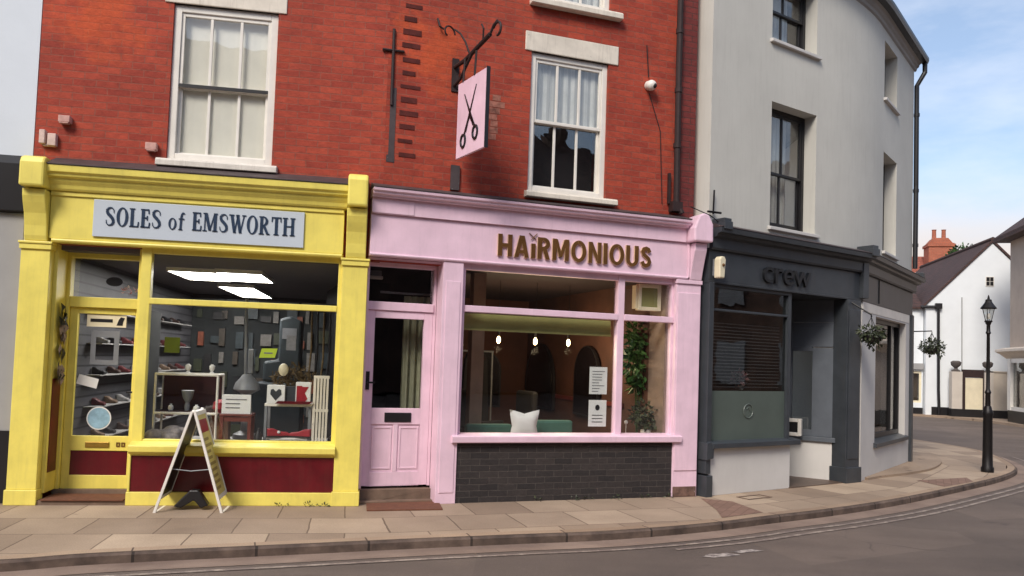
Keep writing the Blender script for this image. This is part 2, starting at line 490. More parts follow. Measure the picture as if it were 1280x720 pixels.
MT['threshold'] = paint('worn_step', (122, 100, 84), 0.8, 0.15, 7, 0.3)
# ------------------------------------------------------------------ ground
KERB = [(-9.0, 4.2), (-6.2, 5.05), (-4.6, 5.56), (-3.7, 5.87), (-3.27, 6.1), (-2.75, 6.3), (-2.18, 6.5), (-1.56, 6.72), (-0.78, 7.0), (0.07, 7.29),
        (1.0, 7.6), (2.05, 8.12), (2.88, 8.66), (3.8, 9.25), (5.0, 10.14), (6.58, 11.5), (7.93, 12.74), (8.87, 13.82),
        (9.42, 14.85), (9.95, 16.2), (10.2, 17.4), (10.0, 18.9), (9.55, 20.6), (9.2, 23.5), (9.1, 28), (9.4, 36), (10.5, 60)]
def catmull(P, k=6):
    out = []
    for i in range(len(P) - 1):
        p0, p1, p2, p3 = P[max(i - 1, 0)], P[i], P[i + 1], P[min(i + 2, len(P) - 1)]
        for j in range(k):
            t = j / k
            out.append(tuple(0.5 * (2 * p1[a] + (p2[a] - p0[a]) * t + (2 * p0[a] - 5 * p1[a] + 4 * p2[a] - p3[a]) * t * t + (3 * p1[a] - p0[a] - 3 * p2[a] + p3[a]) * t ** 3) for a in (0, 1)))
    out.append(P[-1])
    return out
KC = catmull(KERB)
def offset(path, dist):
    """Shift a plan curve to its right-hand (road) side by dist."""
    o = []
    for i, p in enumerate(path):
        a, b = path[max(i - 1, 0)], path[min(i + 1, len(path) - 1)]
        tx, ty = b[0] - a[0], b[1] - a[1]
        l = math.hypot(tx, ty)
        o.append((p[0] + ty / l * dist, p[1] - tx / l * dist))
    return o
ARC = [0.0]
for a, b in zip(KC, KC[1:]):
    ARC.append(ARC[-1] + math.hypot(b[0] - a[0], b[1] - a[1]))
def ribbon(name, d0, d1, z, m, i0=0, i1=None, kind='structure', z_in=None):
    i1 = i1 or len(KC)
    a, b = offset(KC, d0), offset(KC, d1)
    me = bpy.data.meshes.new(name)
    v, f, uv = [], [], []
    for i in range(i0, i1):
        v += [(*a[i], z), (*b[i], z)]
        uv += [(ARC[i], d0), (ARC[i], d1)]
    n = i1 - i0
    for i in range(n - 1):
        f.append((2 * i, 2 * i + 1, 2 * i + 3, 2 * i + 2))
    me.from_pydata(v, [], f)
    ul = me.uv_layers.new(name='UVMap')
    for l in me.loops:
        ul.data[l.index].uv = uv[l.vertex_index]
    me.materials.append(m)
    o = bpy.data.objects.new(name, me); C.objects.link(o)
    o['kind'] = kind
    return o

def ground_mat(name, kind):
    m, t, b = nodes(name)
    v = objvec(t, 'Object')
    if kind == 'asphalt':
        c = mix(t, ramp(t, noise(t, v, 0.5, 5), 0.3, 0.75), srgb(101, 89, 81), srgb(124, 109, 99))
        c = mix(t, 0.8, c, ramp(t, noise(t, v, 150, 3, 0.8), 0.3, 0.72, (0.6, 0.6, 0.6, 1), (1.42, 1.4, 1.36, 1)), 'MULTIPLY')
        mpn = N(t, 'ShaderNodeMapping'); mpn.inputs['Rotation'].default_value = (0, 0, R(-20)); mpn.inputs['Scale'].default_value = (0.35, 1.6, 1)
        t.links.new(v, mpn.inputs[0])
        c = mix(t, 0.75, c, ramp(t, noise(t, mpn.outputs[0], 1.0, 5, 0.6), 0.35, 0.7, (0.8, 0.78, 0.77, 1), (1.1, 1.09, 1.07, 1)), 'MULTIPLY')
        # tar-filled cracks
        vo = N(t, 'ShaderNodeTexVoronoi', feature='DISTANCE_TO_EDGE'); vo.inputs['Scale'].default_value = 0.55
        wv = N(t, 'ShaderNodeVectorMath', operation='MULTIPLY_ADD'); nn = N(t, 'ShaderNodeTexNoise'); nn.inputs['Scale'].default_value = 2.5; t.links.new(v, nn.inputs['Vector'])
        t.links.new(nn.outputs['Color'], wv.inputs[0]); wv.inputs[1].default_value = (0.3, 0.3, 0); t.links.new(v, wv.inputs[2]); t.links.new(wv.outputs[0], vo.inputs['Vector'])
        cr = ramp(t, vo.outputs['Distance'], 0.002, 0.006, (1, 1, 1, 1), (0, 0, 0, 1))
        gate = ramp(t, noise(t, v, 0.4, 2), 0.58, 0.7)
        c = mix(t, mix(t, 1.0, cr, gate, 'MULTIPLY'), c, srgb(62, 56, 55))
        b.inputs['Roughness'].default_value = 0.85
        pv = N(t, 'ShaderNodeTexVoronoi'); pv.inputs['Scale'].default_value = 0.33; t.links.new(v, pv.inputs['Vector'])
        sc_ = N(t, 'ShaderNodeSeparateColor'); t.links.new(pv.outputs['Color'], sc_.inputs[0])
        c = mix(t, 0.6, c, ramp(t, sc_.outputs[0], 0.2, 0.9, (0.82, 0.82, 0.83, 1), (1.1, 1.09, 1.08, 1)), 'MULTIPLY')
        oil = ramp(t, noise(t, v, 1.9, 3, 0.5), 0.66, 0.74)
        c = mix(t, mix(t, 0.4, (0, 0, 0, 1), oil), c, srgb(56, 50, 48))
        bump(t, b, noise(t, v, 170, 2, 0.7), 0.8, 0.012)
    elif kind in ('slab', 'kerb'):
        uvn = objvec(t, 'UV')
        br = N(t, 'ShaderNodeTexBrick')
        br.inputs['Scale'].default_value = 1
        if kind == 'slab':
            br.inputs['Brick Width'].default_value = 0.63; br.inputs['Row Height'].default_value = 0.66; br.inputs['Mortar Size'].default_value = 0.007
            c1, c2, mo = (146, 126, 108), (182, 161, 139), (116, 97, 81)
        else:
            br.inputs['Brick Width'].default_value = 0.92; br.inputs['Row Height'].default_value = 5; br.inputs['Mortar Size'].default_value = 0.008; br.offset = 0
            c1, c2, mo = (150, 127, 106), (172, 148, 125), (88, 70, 58)
        br.inputs['Mortar Smooth'].default_value = 0.2
        br.inputs['Color1'].default_value = srgb(*c1); br.inputs['Color2'].default_value = srgb(*c2); br.inputs['Mortar'].default_value = srgb(*mo)
        wv = N(t, 'ShaderNodeVectorMath', operation='MULTIPLY_ADD'); nn = N(t, 'ShaderNodeTexNoise'); nn.inputs['Scale'].default_value = 3; t.links.new(v, nn.inputs['Vector'])
        t.links.new(nn.outputs['Color'], wv.inputs[0]); wv.inputs[1].default_value = (0.02, 0.02, 0); t.links.new(uvn, wv.inputs[2])
        t.links.new(wv.outputs[0], br.inputs['Vector'])
        c = br.outputs['Color']
        c = mix(t, 0.9, c, ramp(t, noise(t, v, 1.3, 5), 0.3, 0.72, (0.8, 0.78, 0.76, 1), (1.1, 1.09, 1.07, 1)), 'MULTIPLY')
        c = mix(t, 0.8, c, ramp(t, noise(t, v, 70, 4, 0.8), 0.3, 0.75, (0.7, 0.69, 0.68, 1), (1.26, 1.25, 1.22, 1)), 'MULTIPLY')
        sp_ = ramp(t, noise(t, v, 7, 3, 0.5), 0.72, 0.76)
        c = mix(t, mix(t, 0.45, (0, 0, 0, 1), sp_), c, srgb(86, 66, 54))
        t.links.new(c, b.inputs['Base Color'])
        b.inputs['Roughness'].default_value = 0.8
        inv = N(t, 'ShaderNodeMath', operation='SUBTRACT'); inv.inputs[0].default_value = 1; t.links.new(br.outputs['Fac'], inv.inputs[1])
        hh = N(t, 'ShaderNodeMath', operation='MULTIPLY_ADD'); t.links.new(noise(t, v, 45, 4), hh.inputs[0]); hh.inputs[1].default_value = 0.35
        t.links.new(inv.outputs[0], hh.inputs[2])
        bump(t, b, hh.outputs[0], 0.5, 0.01)
        return m
    elif kind == 'setts':
        br = N(t, 'ShaderNodeTexBrick'); br.inputs['Scale'].default_value = 1; br.inputs['Brick Width'].default_value = 0.2; br.inputs['Row Height'].default_value = 0.1
        br.inputs['Mortar Size'].default_value = 0.004
        br.inputs['Color1'].default_value = srgb(124, 97, 82); br.inputs['Color2'].default_value = srgb(138, 108, 92); br.inputs['Mortar'].default_value = srgb(110, 82, 68)
        mpn = N(t, 'ShaderNodeMapping'); mpn.inputs['Rotation'].default_value = (0, 0, R(-62)); t.links.new(v, mpn.inputs[0]); t.links.new(mpn.outputs[0], br.inputs['Vector'])
        c = mix(t, 0.8, br.outputs['Color'], ramp(t, noise(t, v, 5, 5, 0.7), 0.3, 0.75, (0.78, 0.77, 0.76, 1), (1.15, 1.14, 1.1, 1)), 'MULTIPLY')
        b.inputs['Roughness'].default_value = 0.85
    elif kind == 'gutter':
        c = mix(t, ramp(t, noise(t, v, 1.6, 5), 0.3, 0.7), srgb(118, 98, 86), srgb(152, 130, 114))
        c = mix(t, 0.8, c, ramp(t, noise(t, v, 110, 3, 0.8), 0.25, 0.8, (0.75, 0.75, 0.75, 1), (1.2, 1.2, 1.2, 1)), 'MULTIPLY')
        b.inputs['Roughness'].default_value = 0.85
        bump(t, b, noise(t, v, 120, 2), 0.4, 0.008)
    elif kind == 'line':
        wear = ramp(t, noise(t, v, 9, 6, 0.75), 0.45, 0.68)
        c = mix(t, wear, srgb(118, 103, 95), srgb(176, 160, 144))
        b.inputs['Roughness'].default_value = 0.75
    elif kind == 'blot':
        wear = ramp(t, noise(t, v, 13, 5, 0.7), 0.42, 0.56)
        c = mix(t, wear, srgb(104, 93, 90), srgb(178, 166, 156))
        b.inputs['Roughness'].default_value = 0.75
    elif kind == 'kerbface':
        c = mix(t, ramp(t, noise(t, v, 6, 5), 0.3, 0.7), srgb(70, 57, 50), srgb(112, 94, 82))
        br = N(t, 'ShaderNodeTexBrick'); br.offset = 0
        for k_, q_ in (('Scale', 1), ('Brick Width', .92), ('Row Height', 5), ('Mortar Size', .012)): br.inputs[k_].default_value = q_
        br.inputs['Color1'].default_value = (.75, .75, .75, 1); br.inputs['Color2'].default_value = (1.15, 1.15, 1.15, 1); br.inputs['Mortar'].default_value = (.3, .3, .3, 1)
        t.links.new(objvec(t, 'UV'), br.inputs['Vector'])
        c = mix(t, 1.0, c, br.outputs['Color'], 'MULTIPLY')
        b.inputs['Roughness'].default_value = 0.85
    t.links.new(c, b.inputs['Base Color'])
    return m
GM = {k: ground_mat('ground_' + k, k) for k in ('asphalt', 'slab', 'kerb', 'setts', 'gutter', 'line', 'blot', 'kerbface')}

ZR = -0.085
mb = MB()
for i in range(-20, 21):      # a broad sheet, finer near the street
    pass
mb.quad((-400, -300, ZR), (500, -300, ZR), (500, 700, ZR), (-400, 700, ZR))
struct('road', mb, GM['asphalt'])
ribbon('gutter_strip', 0.0, 0.27, ZR + 0.004, GM['gutter'], 0, 150)
ribbon('kerb_top', -0.13, 0.0, 0.002, GM['kerb'])
# kerb face, slightly rounded back at the top
me = bpy.data.meshes.new('kerb_face')
a0, a1 = offset(KC, 0.0), offset(KC, 0.02)
v, f = [], []
for i in range(len(KC)):
    v += [(*a0[i], 0.002), (*a1[i], -0.02), (*a1[i], ZR - 0.02)]
for i in range(len(KC) - 1):
    f += [(3 * i, 3 * i + 1, 3 * i + 4, 3 * i + 3), (3 * i + 1, 3 * i + 2, 3 * i + 5, 3 * i + 4)]
me.from_pydata(v, [], f); me.materials.append(GM['kerbface'])
ul = me.uv_layers.new(name='UVMap')
for l in me.loops:
    ul.data[l.index].uv = (ARC[l.vertex_index // 3], 0.1 * (l.vertex_index % 3))
o = bpy.data.objects.new('kerb_face', me); C.objects.link(o); o['kind'] = 'structure'
ribbon('road_line', 0.36, 0.41, ZR + 0.006, GM['line'], 12, 112)
ribbon('road_line', 0.50, 0.55, ZR + 0.006, GM['line'], 62, 118)

# pavement: a strip from the frontages out to the kerb, slab courses follow the frontages
fp = [wp('Y', -9), wp('Y', 0), wp('Y', 3.4), wp('P', 0.1), wp('P', 4.1), wp('G', 0.1), wp('G', 3.0), wp('G2', 0.1), wp('G2', 3.3), Vector((7.25, 15.0, 0)), Vector((7.6, 22, 0)), Vector((8.0, 60, 0))]
def seg_hit(p, n):
    best = None
    for a, b in zip(KC, KC[1:]):
        ex, ey = b[0] - a[0], b[1] - a[1]
        den = n[0] * ey - n[1] * ex
        if abs(den) < 1e-9: continue
        t_ = ((a[0] - p[0]) * ey - (a[1] - p[1]) * ex) / den
        s_ = ((a[0] - p[0]) * n[1] - (a[1] - p[1]) * n[0]) / den
        if -1e-6 <= s_ <= 1.000001 and t_ > 0 and (best is None or t_ < best): best = t_
    return best
nrm = []
for a, b in zip(fp, fp[1:]):
    tdir = (b - a).normalized(); nrm.append(Vector((tdir.y, -tdir.x, 0)))
st = []
sacc = 0.0
for i in range(len(fp) - 1):
    a, b = fp[i], fp[i + 1]
    L = (b - a).length
    k = max(2, int(L / 0.3))
    for j in range(k + 1):
        t_ = j / k
        n = nrm[i].copy()
        if i > 0 and t_ < 0.5: n = nrm[i - 1].lerp(nrm[i], 0.5 + t_).normalized()
        if i < len(nrm) - 1 and t_ > 0.5: n = nrm[i].lerp(nrm[i + 1], t_ - 0.5).normalized()
        st.append((a.lerp(b, t_), n, sacc + L * t_))
    sacc += L
v, f, uv = [], [], []
K = 10
rows = []
for p, n, s in st:
    t1 = seg_hit((p.x, p.y), (n.x, n.y))
    if t1 is None: continue
    t1 -= 0.127
    row = []
    for j in range(K + 1):
        t_ = -0.35 + (t1 + 0.35) * j / K
        row.append(len(v)); v.append((p.x + n.x * t_, p.y + n.y * t_, 0.0)); uv.append((s, t_ + 0.02))
    rows.append(row)
for r0, r1 in zip(rows, rows[1:]):
    for j in range(K):
        f.append((r0[j], r0[j + 1], r1[j + 1], r1[j]))
me = bpy.data.meshes.new('pavement')
me.from_pydata(v, [], f)
ul = me.uv_layers.new(name='UVMap')
for l in me.loops:
    ul.data[l.index].uv = uv[l.vertex_index]
me.materials.append(GM['slab'])
o = bpy.data.objects.new('pavement', me); C.objects.link(o); o['kind'] = 'structure'

struct('paving_strip', MB().poly([(2.36, 9.62, .004), (2.70, 9.48, .004), (2.86, 8.83, .004), (2.30, 8.44, .004), (2.36, 8.9, .004)]), GM['setts'])
struct('paving_patch', MB().poly([(6.15, 11.9, .004), (7.2, 12.42, .004), (7.05, 11.98, .004), (6.25, 11.32, .004)]), GM['setts'])
# low curved apron round the foot of the corner building
ap = [(5.35, 11.75), (5.75, 12.1), (6.35, 12.55), (7.1, 13.25), (7.78, 14.2), (8.15, 15.0), (8.2, 15.7), (7.9, 16.4), (7.3, 16.9)]
apc = catmull(ap, 5)
mb = MB()
n = len(apc)
back = [(5.2, 11.9), (7.0, 16.9)]
mb.prism([(x, y) for x, y in apc] + [(7.0, 16.9), (6.9, 14.0), (5.3, 11.95)], 'z', -0.02, 0.035)
struct('corner_apron', mb, GM['slab'])
# worn paint on the road
for k, (x, y, w, h) in enumerate(((1.92, 7.12, 0.2, 0.07), (2.24, 7.32, 0.16, 0.05))):
    mb = MB()
    pts = []
    for j in range(14):
        a = 2 * math.pi * j / 14
        r = 1 + random.uniform(-.3, .3)
        X, Y = math.cos(a) * w * r, math.sin(a) * h * r
        pts.append((x + X * .9 - Y * .4, y + X * .4 + Y * .9, ZR + 0.004))
    mb.poly(pts)
    struct('road_marking', mb, GM['blot'])
# the far pavement on the other side of the side street
mb = MB()
fw = [(9.6, 33.2), (13.0, 32.6), (16.0, 31.6), (17.2, 29.9), (17.35, 27.5), (16.9, 24.0), (16.2, 19.0)]
fwc = catmull(fw, 5)
mb.prism([(x, y) for x, y in fwc] + [(30, 19), (30, 60), (9.6, 60)], 'z', ZR - 0.02, 0.0)
struct('far_pavement', mb, GM['slab'])

# ------------------------------------------------------------------ lettering
def strokes_to_mb(mb, text, x0, x1, zc0, zc1, y0, y1):
    """Condensed thick-and-thin serif capitals, drawn as small prisms; the last letters end exactly at x1."""
    TK, TN, SE = .17, .065, .055
    def bar(out, xa, za, xb, zb, w):
        dx, dz = xb - xa, zb - za
        if abs(dz) >= abs(dx) * .35:
            out.append([(xa - w / 2, za), (xa + w / 2, za), (xb + w / 2, zb), (xb - w / 2, zb)])
        else:
            out.append([(xa, za - w / 2), (xb, zb - w / 2), (xb, zb + w / 2), (xa, za + w / 2)])
    def ser(out, x, z, up, w=.3):
        out.append([(x - w / 2, z), (x + w / 2, z), (x + w / 2, z + (SE if up else -SE)), (x - w / 2, z + (SE if up else -SE))])
    def ring(out, xc, zc, rx, rz, tx, tz, a0=0, a1=360, n=20):
        for i in range(n):
            a, b = R(a0 + (a1 - a0) * i / n), R(a0 + (a1 - a0) * (i + 1) / n)
            out.append([(xc + rx * math.cos(a), zc + rz * math.sin(a)), (xc + rx * math.cos(b), zc + rz * math.sin(b)),
                        (xc + (rx - tx) * math.cos(b), zc + (rz - tz) * math.sin(b)), (xc + (rx - tx) * math.cos(a), zc + (rz - tz) * math.sin(a))])
    def spine(out, pts):
        for (xa, za, wa), (xb, zb, wb) in zip(pts, pts[1:]):
            dx, dz = xb - xa, zb - za
            l = math.hypot(dx, dz); nx, nz = -dz / l, dx / l
            out.append([(xa - nx * wa / 2, za - nz * wa / 2), (xb - nx * wb / 2, zb - nz * wb / 2), (xb + nx * wb / 2, zb + nz * wb / 2), (xa + nx * wa / 2, za + nz * wa / 2)])
    def letter(ch):
        o = []
        if ch == 'S':
            spine(o, [(.47, .70, .03), (.46, .86, .05), (.36, .96, .06), (.24, .97, .07), (.12, .90, .12), (.08, .78, .15), (.14, .64, .17), (.28, .52, .18), (.41, .38, .17), (.46, .24, .15), (.42, .1, .12), (.3, .03, .07), (.18, .03, .06), (.07, .13, .05), (.05, .3, .03)])
            return o, .54
        if ch == 'O':
            ring(o, .33, .5, .33, .52, .16, .06); return o, .66
        if ch == 'L':
            bar(o, .13, 0, .13, 1, TK); ser(o, .13, 1, False); ser(o, .13, 0, True); bar(o, .1, .03, .48, .03, TN); bar(o, .47, 0, .5, .28, TN); return o, .53
        if ch == 'E':
            bar(o, .13, 0, .13, 1, TK); bar(o, 0, .97, .46, .97, TN); bar(o, 0, .03, .5, .03, TN); bar(o, .13, .52, .38, .52, TN)
            bar(o, .46, .76, .44, 1, TN); bar(o, .49, 0, .51, .28, TN); bar(o, .37, .4, .37, .64, TN); return o, .54
        if ch == 'M':
            bar(o, .1, 0, .1, 1, TN); bar(o, .15, 1, .4, .05, TK); bar(o, .4, .05, .66, 1, TN); bar(o, .7, 0, .7, 1, TK)
            ser(o, .1, 0, True, .24); ser(o, .7, 0, True); ser(o, .1, 1, False, .22); ser(o, .72, 1, False, .22); return o, .84
        if ch == 'W':
            bar(o, .1, 1, .3, 0, TK); bar(o, .3, 0, .46, .95, TN); bar(o, .44, 1, .64, 0, TK); bar(o, .64, 0, .84, 1, TN)
            ser(o, .1, 1, False); ser(o, .84, 1, False, .24); ser(o, .46, 1, False, .2); return o, .92
        if ch == 'R':
            bar(o, .13, 0, .13, 1, TK); ser(o, .13, 0, True); ser(o, .1, 1, False, .24); ring(o, .2, .74, .32, .27, .16, .06, -90, 90, 12); bar(o, .27, .5, .52, 0, TK); ser(o, .54, 0, True, .2); return o, .64
        if ch == 'T':
            bar(o, .29, 0, .29, 1, TK); ser(o, .29, 0, True); bar(o, 0, .97, .58, .97, TN); bar(o, .02, .74, .04, 1, TN); bar(o, .56, .74, .54, 1, TN); return o, .6
        if ch == 'H':
            bar(o, .13, 0, .13, 1, TK); bar(o, .58, 0, .58, 1, TK); bar(o, .13, .52, .58, .52, TN)
            for x in (.13, .58): ser(o, x, 0, True); ser(o, x, 1, False)
            return o, .72
        if ch == 'o':
            ring(o, .22, .3, .23, .32, .11, .05); return o, .46
        if ch == 'f':
            bar(o, .14, -.02, .17, .72, .12); spine(o, [(.17, .70, .12), (.2, .86, .1), (.28, .92, .08), (.36, .86, .06)]); bar(o, .02, .58, .34, .58, .06); ser(o, .14, -.02, True, .22); return o, .38
        return o, .26
    pieces, x = [], 0.0
    for ch in text:
        o, w = letter(ch)
        pieces.append((x, o)); x += w + .09
    total = x - .09
    sx, sz = (x1 - x0) / total, zc1 - zc0
    for px, o in pieces:
        for q in o:
            pts = [(x0 + (px + a) * sx, zc0 + b * sz) for a, b in q]
            mb.prism(pts, 'y', y0, y1)
    return mb
def text_mesh(name, body, mats, parent, x0, x1, z0, z1, y, depth, bold=0.0, spacing=1.0, shear=0.0):
    """Sans lettering from the built-in font, fitted to a rectangle on a vertical face looking along -y."""
    cu = bpy.data.curves.new(name, 'FONT')
    cu.body = body; cu.size = 1; cu.extrude = 0.5; cu.offset = bold; cu.space_character = spacing; cu.shear = shear
    cu.resolution_u = 6
    tmp = bpy.data.objects.new(name, cu); C.objects.link(tmp)
    bpy.context.view_layer.update()
    me = bpy.data.meshes.new_from_object(tmp.evaluated_get(bpy.context.evaluated_depsgraph_get()))
    bpy.data.objects.remove(tmp); bpy.data.curves.remove(cu)
    xs = [p.co.x for p in me.vertices]; ys = [p.co.y for p in me.vertices]
    ax, bx, ay, by = min(xs), max(xs), min(ys), max(ys)
    for p in me.vertices:
        X, Y, Z = p.co
        p.co = (x0 + (X - ax) / (bx - ax) * (x1 - x0), y - (Z + .5) * depth, z0 + (Y - ay) / (by - ay) * (z1 - z0))
    me.update(); me.materials.clear()
    for m in (mats if isinstance(mats, list) else [mats]): me.materials.append(m)
    if isinstance(mats, list):
        for p in me.polygons:
            p.material_index = 0 if abs(p.normal.y) > .7 else 1
    me.name = name
    o = bpy.data.objects.new(name, me); C.objects.link(o)
    if parent: o.parent = parent
    return o

def bold_caps(mb, parent):
    """HAiRMONIOUS in plain bold raised capitals with a short i; one mesh for the whole word."""
    Wd = .2
    def letter(ch):
        o = []
        def b(xa, za, xb, zb, w=Wd):
            dx, dz = xb - xa, zb - za
            if abs(dz) > abs(dx) * .5: o.append([(xa - w / 2, za), (xa + w / 2, za), (xb + w / 2, zb), (xb - w / 2, zb)])
            else: o.append([(xa, za - w / 2), (xb, zb - w / 2), (xb, zb + w / 2), (xa, za + w / 2)])
        def ring(xc, zc, rx, rz, a0, a1, n=18, t=.19):
            for i in range(n):
                p, q = R(a0 + (a1 - a0) * i / n), R(a0 + (a1 - a0) * (i + 1) / n)
                o.append([(xc + rx * math.cos(p), zc + rz * math.sin(p)), (xc + rx * math.cos(q), zc + rz * math.sin(q)), (xc + (rx - t) * math.cos(q), zc + (rz - t * .85) * math.sin(q)), (xc + (rx - t) * math.cos(p), zc + (rz - t * .85) * math.sin(p))])
        if ch == 'H': b(.1, 0, .1, 1); b(.55, 0, .55, 1); b(.2, .5, .45, .5, .17); return o, .65
        if ch == 'A': b(.1, 0, .32, 1, .19); b(.58, 0, .36, 1, .19); b(.2, .26, .48, .26, .15); return o, .68
        if ch == 'R': b(.1, 0, .1, 1); ring(.27, .71, .31, .29, -90, 90, 12); b(.2, .925, .28, .925, .15); b(.2, .495, .28, .495, .15); b(.49, 0, .34, .45); return o, .6
        if ch == 'M': b(.1, 0, .1, 1, .19); b(.70, 0, .70, 1, .19); b(.40, .16, .17, .98, .15); b(.40, .16, .63, .98, .15); return o, .8
        if ch == 'O': ring(.37, .5, .37, .51, 0, 360, 26); return o, .74
        if ch == 'N': b(.1, 0, .1, 1, .18); b(.55, 0, .55, 1, .18); b(.53, .02, .12, .98, .17); return o, .65
        if ch == 'I': b(.1, 0, .1, 1); return o, .2
        if ch == 'i': b(.1, 0, .1, .68); return o, .2
        if ch == 'U': b(.1, .35, .1, 1); b(.54, .35, .54, 1); ring(.32, .36, .32, .37, 180, 360, 14); return o, .64
        if ch == 'S':
            P = [(.46, .76), (.40, .88), (.29, .92), (.17, .88), (.11, .76), (.16, .63), (.29, .53), (.42, .42), (.47, .27), (.41, .13), (.28, .08), (.16, .12), (.10, .25)]
            for p, q in zip(P, P[1:]):
                dx, dz = q[0] - p[0], q[1] - p[1]; l = math.hypot(dx, dz); nx, nz = -dz / l * .09, dx / l * .09
                ex_, ez_ = dx / l * .03, dz / l * .03
                o.append([(p[0] - nx - ex_, p[1] - nz - ez_), (q[0] - nx + ex_, q[1] - nz + ez_), (q[0] + nx + ex_, q[1] + nz + ez_), (p[0] + nx - ex_, p[1] + nz - ez_)])
            return o, .57
    x, pcs = 0.0, []
    for ch in 'HAiRMONIOUS':
        o, w = letter(ch); pcs.append((x, o)); x += w + .10
    tot = x - .10
    k = 0
    for px, o in pcs:
        for q in o:
            k += 1
            pts = [(1.315 + (px + a) / tot * 1.963, 2.772 + c_ * .250) for a, c_ in q]
            y = -.026 - .0004 * (k % 7)
            mb.mat(0).prism(pts, 'y', y, -.001)
            # pale edging showing round each stroke
    mb.m = [0 if (len(f) == 4 and abs((Vector(mb.v[f[1]]) - Vector(mb.v[f[0]])).cross(Vector(mb.v[f[2]]) - Vector(mb.v[f[0]])).normalized().y) > .7) else 1 for f in mb.f]
    return mb.build('lettering', [MT['bronze'], MT['bronze_edge']], parent)
# ------------------------------------------------------------------ sash window as a part of a building
def sash(root, x0, x1, z0, z1, zm, y, cols=3, fw=0.075, bar=0.03, col='white', drop=None, blind=None, meet_dark=False, sill=None, head=None, glass='glass_old', fn=None):
    """Frame, two sashes with panes and glazing bars, cloth behind, sill and lintel."""
    fm = MB().frame(x0, x1, z0, z1, fw, y, y + 0.10)
    wf = fm.build('window', MT[col], root, 0.006)
    for nm, a, b, yy in (('upper_sash', zm - .012, z1 - fw, y + .018), ('lower_sash', z0 + fw * .5, zm + .018, y + .055)):
        m = MB()
        X0, X1 = x0 + fw, x1 - fw
        m.frame(X0, X1, a, b, .032, yy, yy + .035, top=.036 if nm == 'lower_sash' else .04, bot=.036 if nm == 'upper_sash' else .06)
        for i in range(1, cols):
            xc = X0 + (X1 - X0) * i / cols
            m.box(xc - bar / 2, xc + bar / 2, yy + .004, yy + .03, a + .036, b - .036)
        m.build(nm, MT['dark'] if (meet_dark and nm == 'never') else MT[col], wf, 0.004)
    if meet_dark:
        MB().box(x0 + fw, x1 - fw, y + .008, y + .017, zm - .012, zm + .024).build('meeting_rail', MT['dark'], wf)
    g = MB()
    g.box(x0 + fw + .02, x1 - fw - .02, y + .034, y + .038, zm, z1 - fw - .02)
    g.build('pane', MT[glass], wf)
    g = MB(); g.box(x0 + fw + .02, x1 - fw - .02, y + .07, y + .074, z0 + fw, zm)
    g.build('pane', MT[glass], wf)
    if blind:
        for (a, b, mm) in blind:
            m = MB()
            k = 24
            pts = [(x0 + fw + (x1 - x0 - 2 * fw) * i / k, y + .10 + (.0008 if mm == 'curtain' else .008) * math.sin(i * 1.9)) for i in range(k + 1)]
            for p, q in zip(pts, pts[1:]):
                m.quad((p[0], p[1], a), (q[0], q[1], a), (q[0], q[1], b), (p[0], p[1], b))
            m.build('blind', MT[mm], wf)
    return wf
def sill_part(root, x0, x1, z0, z1, y0, y1, mat_='stone'):
    k = 14
    m = MB()
    m.prism([(y0, z0), (y0, z1 - .02), (y0 + .02, z1), (y1, z1 + .015), (y1, z0)], 'x', x0, x1)
    return m.build('sill', MT[mat_], root, 0.006)

# ================================================================== yellow-fronted building
YB = thing('shop_building', 'red brick building with bright yellow shopfront and grey sign board', 'shop', 'Y')
H1 = 7.6
holes = [(1.28, 2.345, 3.57, 5.24), (1.28, 2.345, 5.86, 7.15)]
m = MB().wall(0.012, 3.527, 2.62, H1, 0.10, 0.40, holes)
m.box(0.012, 0.25, 0.41, 8.0, 0, H1); m.box(0.26, 3.53, 7.75, 8.0, 0, H1)
m.build('wall', MT['brick'], YB)
# a wall scar: the toothed ends of a demolished cross wall, filled with grey mortar
m = MB()
m.box(3.592, 3.605, 0.093, 0.12, 3.74, 4.6)
MBT = MB()
# roof and stack
m = MB().prism([(-.15, H1), (-.15, H1 + .08), (4.0, 10.6), (8.15, H1 + .08), (8.15, H1)], 'x', 0.0, 3.53)
rf = m.build('roof', MT['slate'], YB)
m = MB().box(.1, .9, 3.6, 4.4, 9.5, 11.6); m.box(.05, .95, 3.55, 4.45, 11.6, 11.72)
m.build('chimney', MT['brick_side'], rf, .01)
# first-floor window, blinds down
w = sash(YB, 1.28, 2.345, 3.575, 5.24, 4.375, 0.13, blind=[(3.6, 4.37, 'curtain'), (4.38, 5.2, 'curtain')], meet_dark=True, glass='glass')
sill_part(w, 1.20, 2.41, 3.49, 3.565, 0.0, 0.14, 'peel')
m = MB().box(1.19, 2.43, 0.085, 0.2, 5.24, 5.46); m.build('lintel', MT['stone'], w, 0.008)
w = sash(YB, 1.28, 2.345, 5.865, 7.15, 6.5, 0.13, blind=[(5.9, 7.1, 'curtain')])
sill_part(w, 1.20, 2.41, 5.78, 5.855, 0.0, 0.14)
MB().box(1.19, 2.43, 0.085, 0.2, 7.15, 7.36).build('lintel', MT['stone'], w, 0.008)
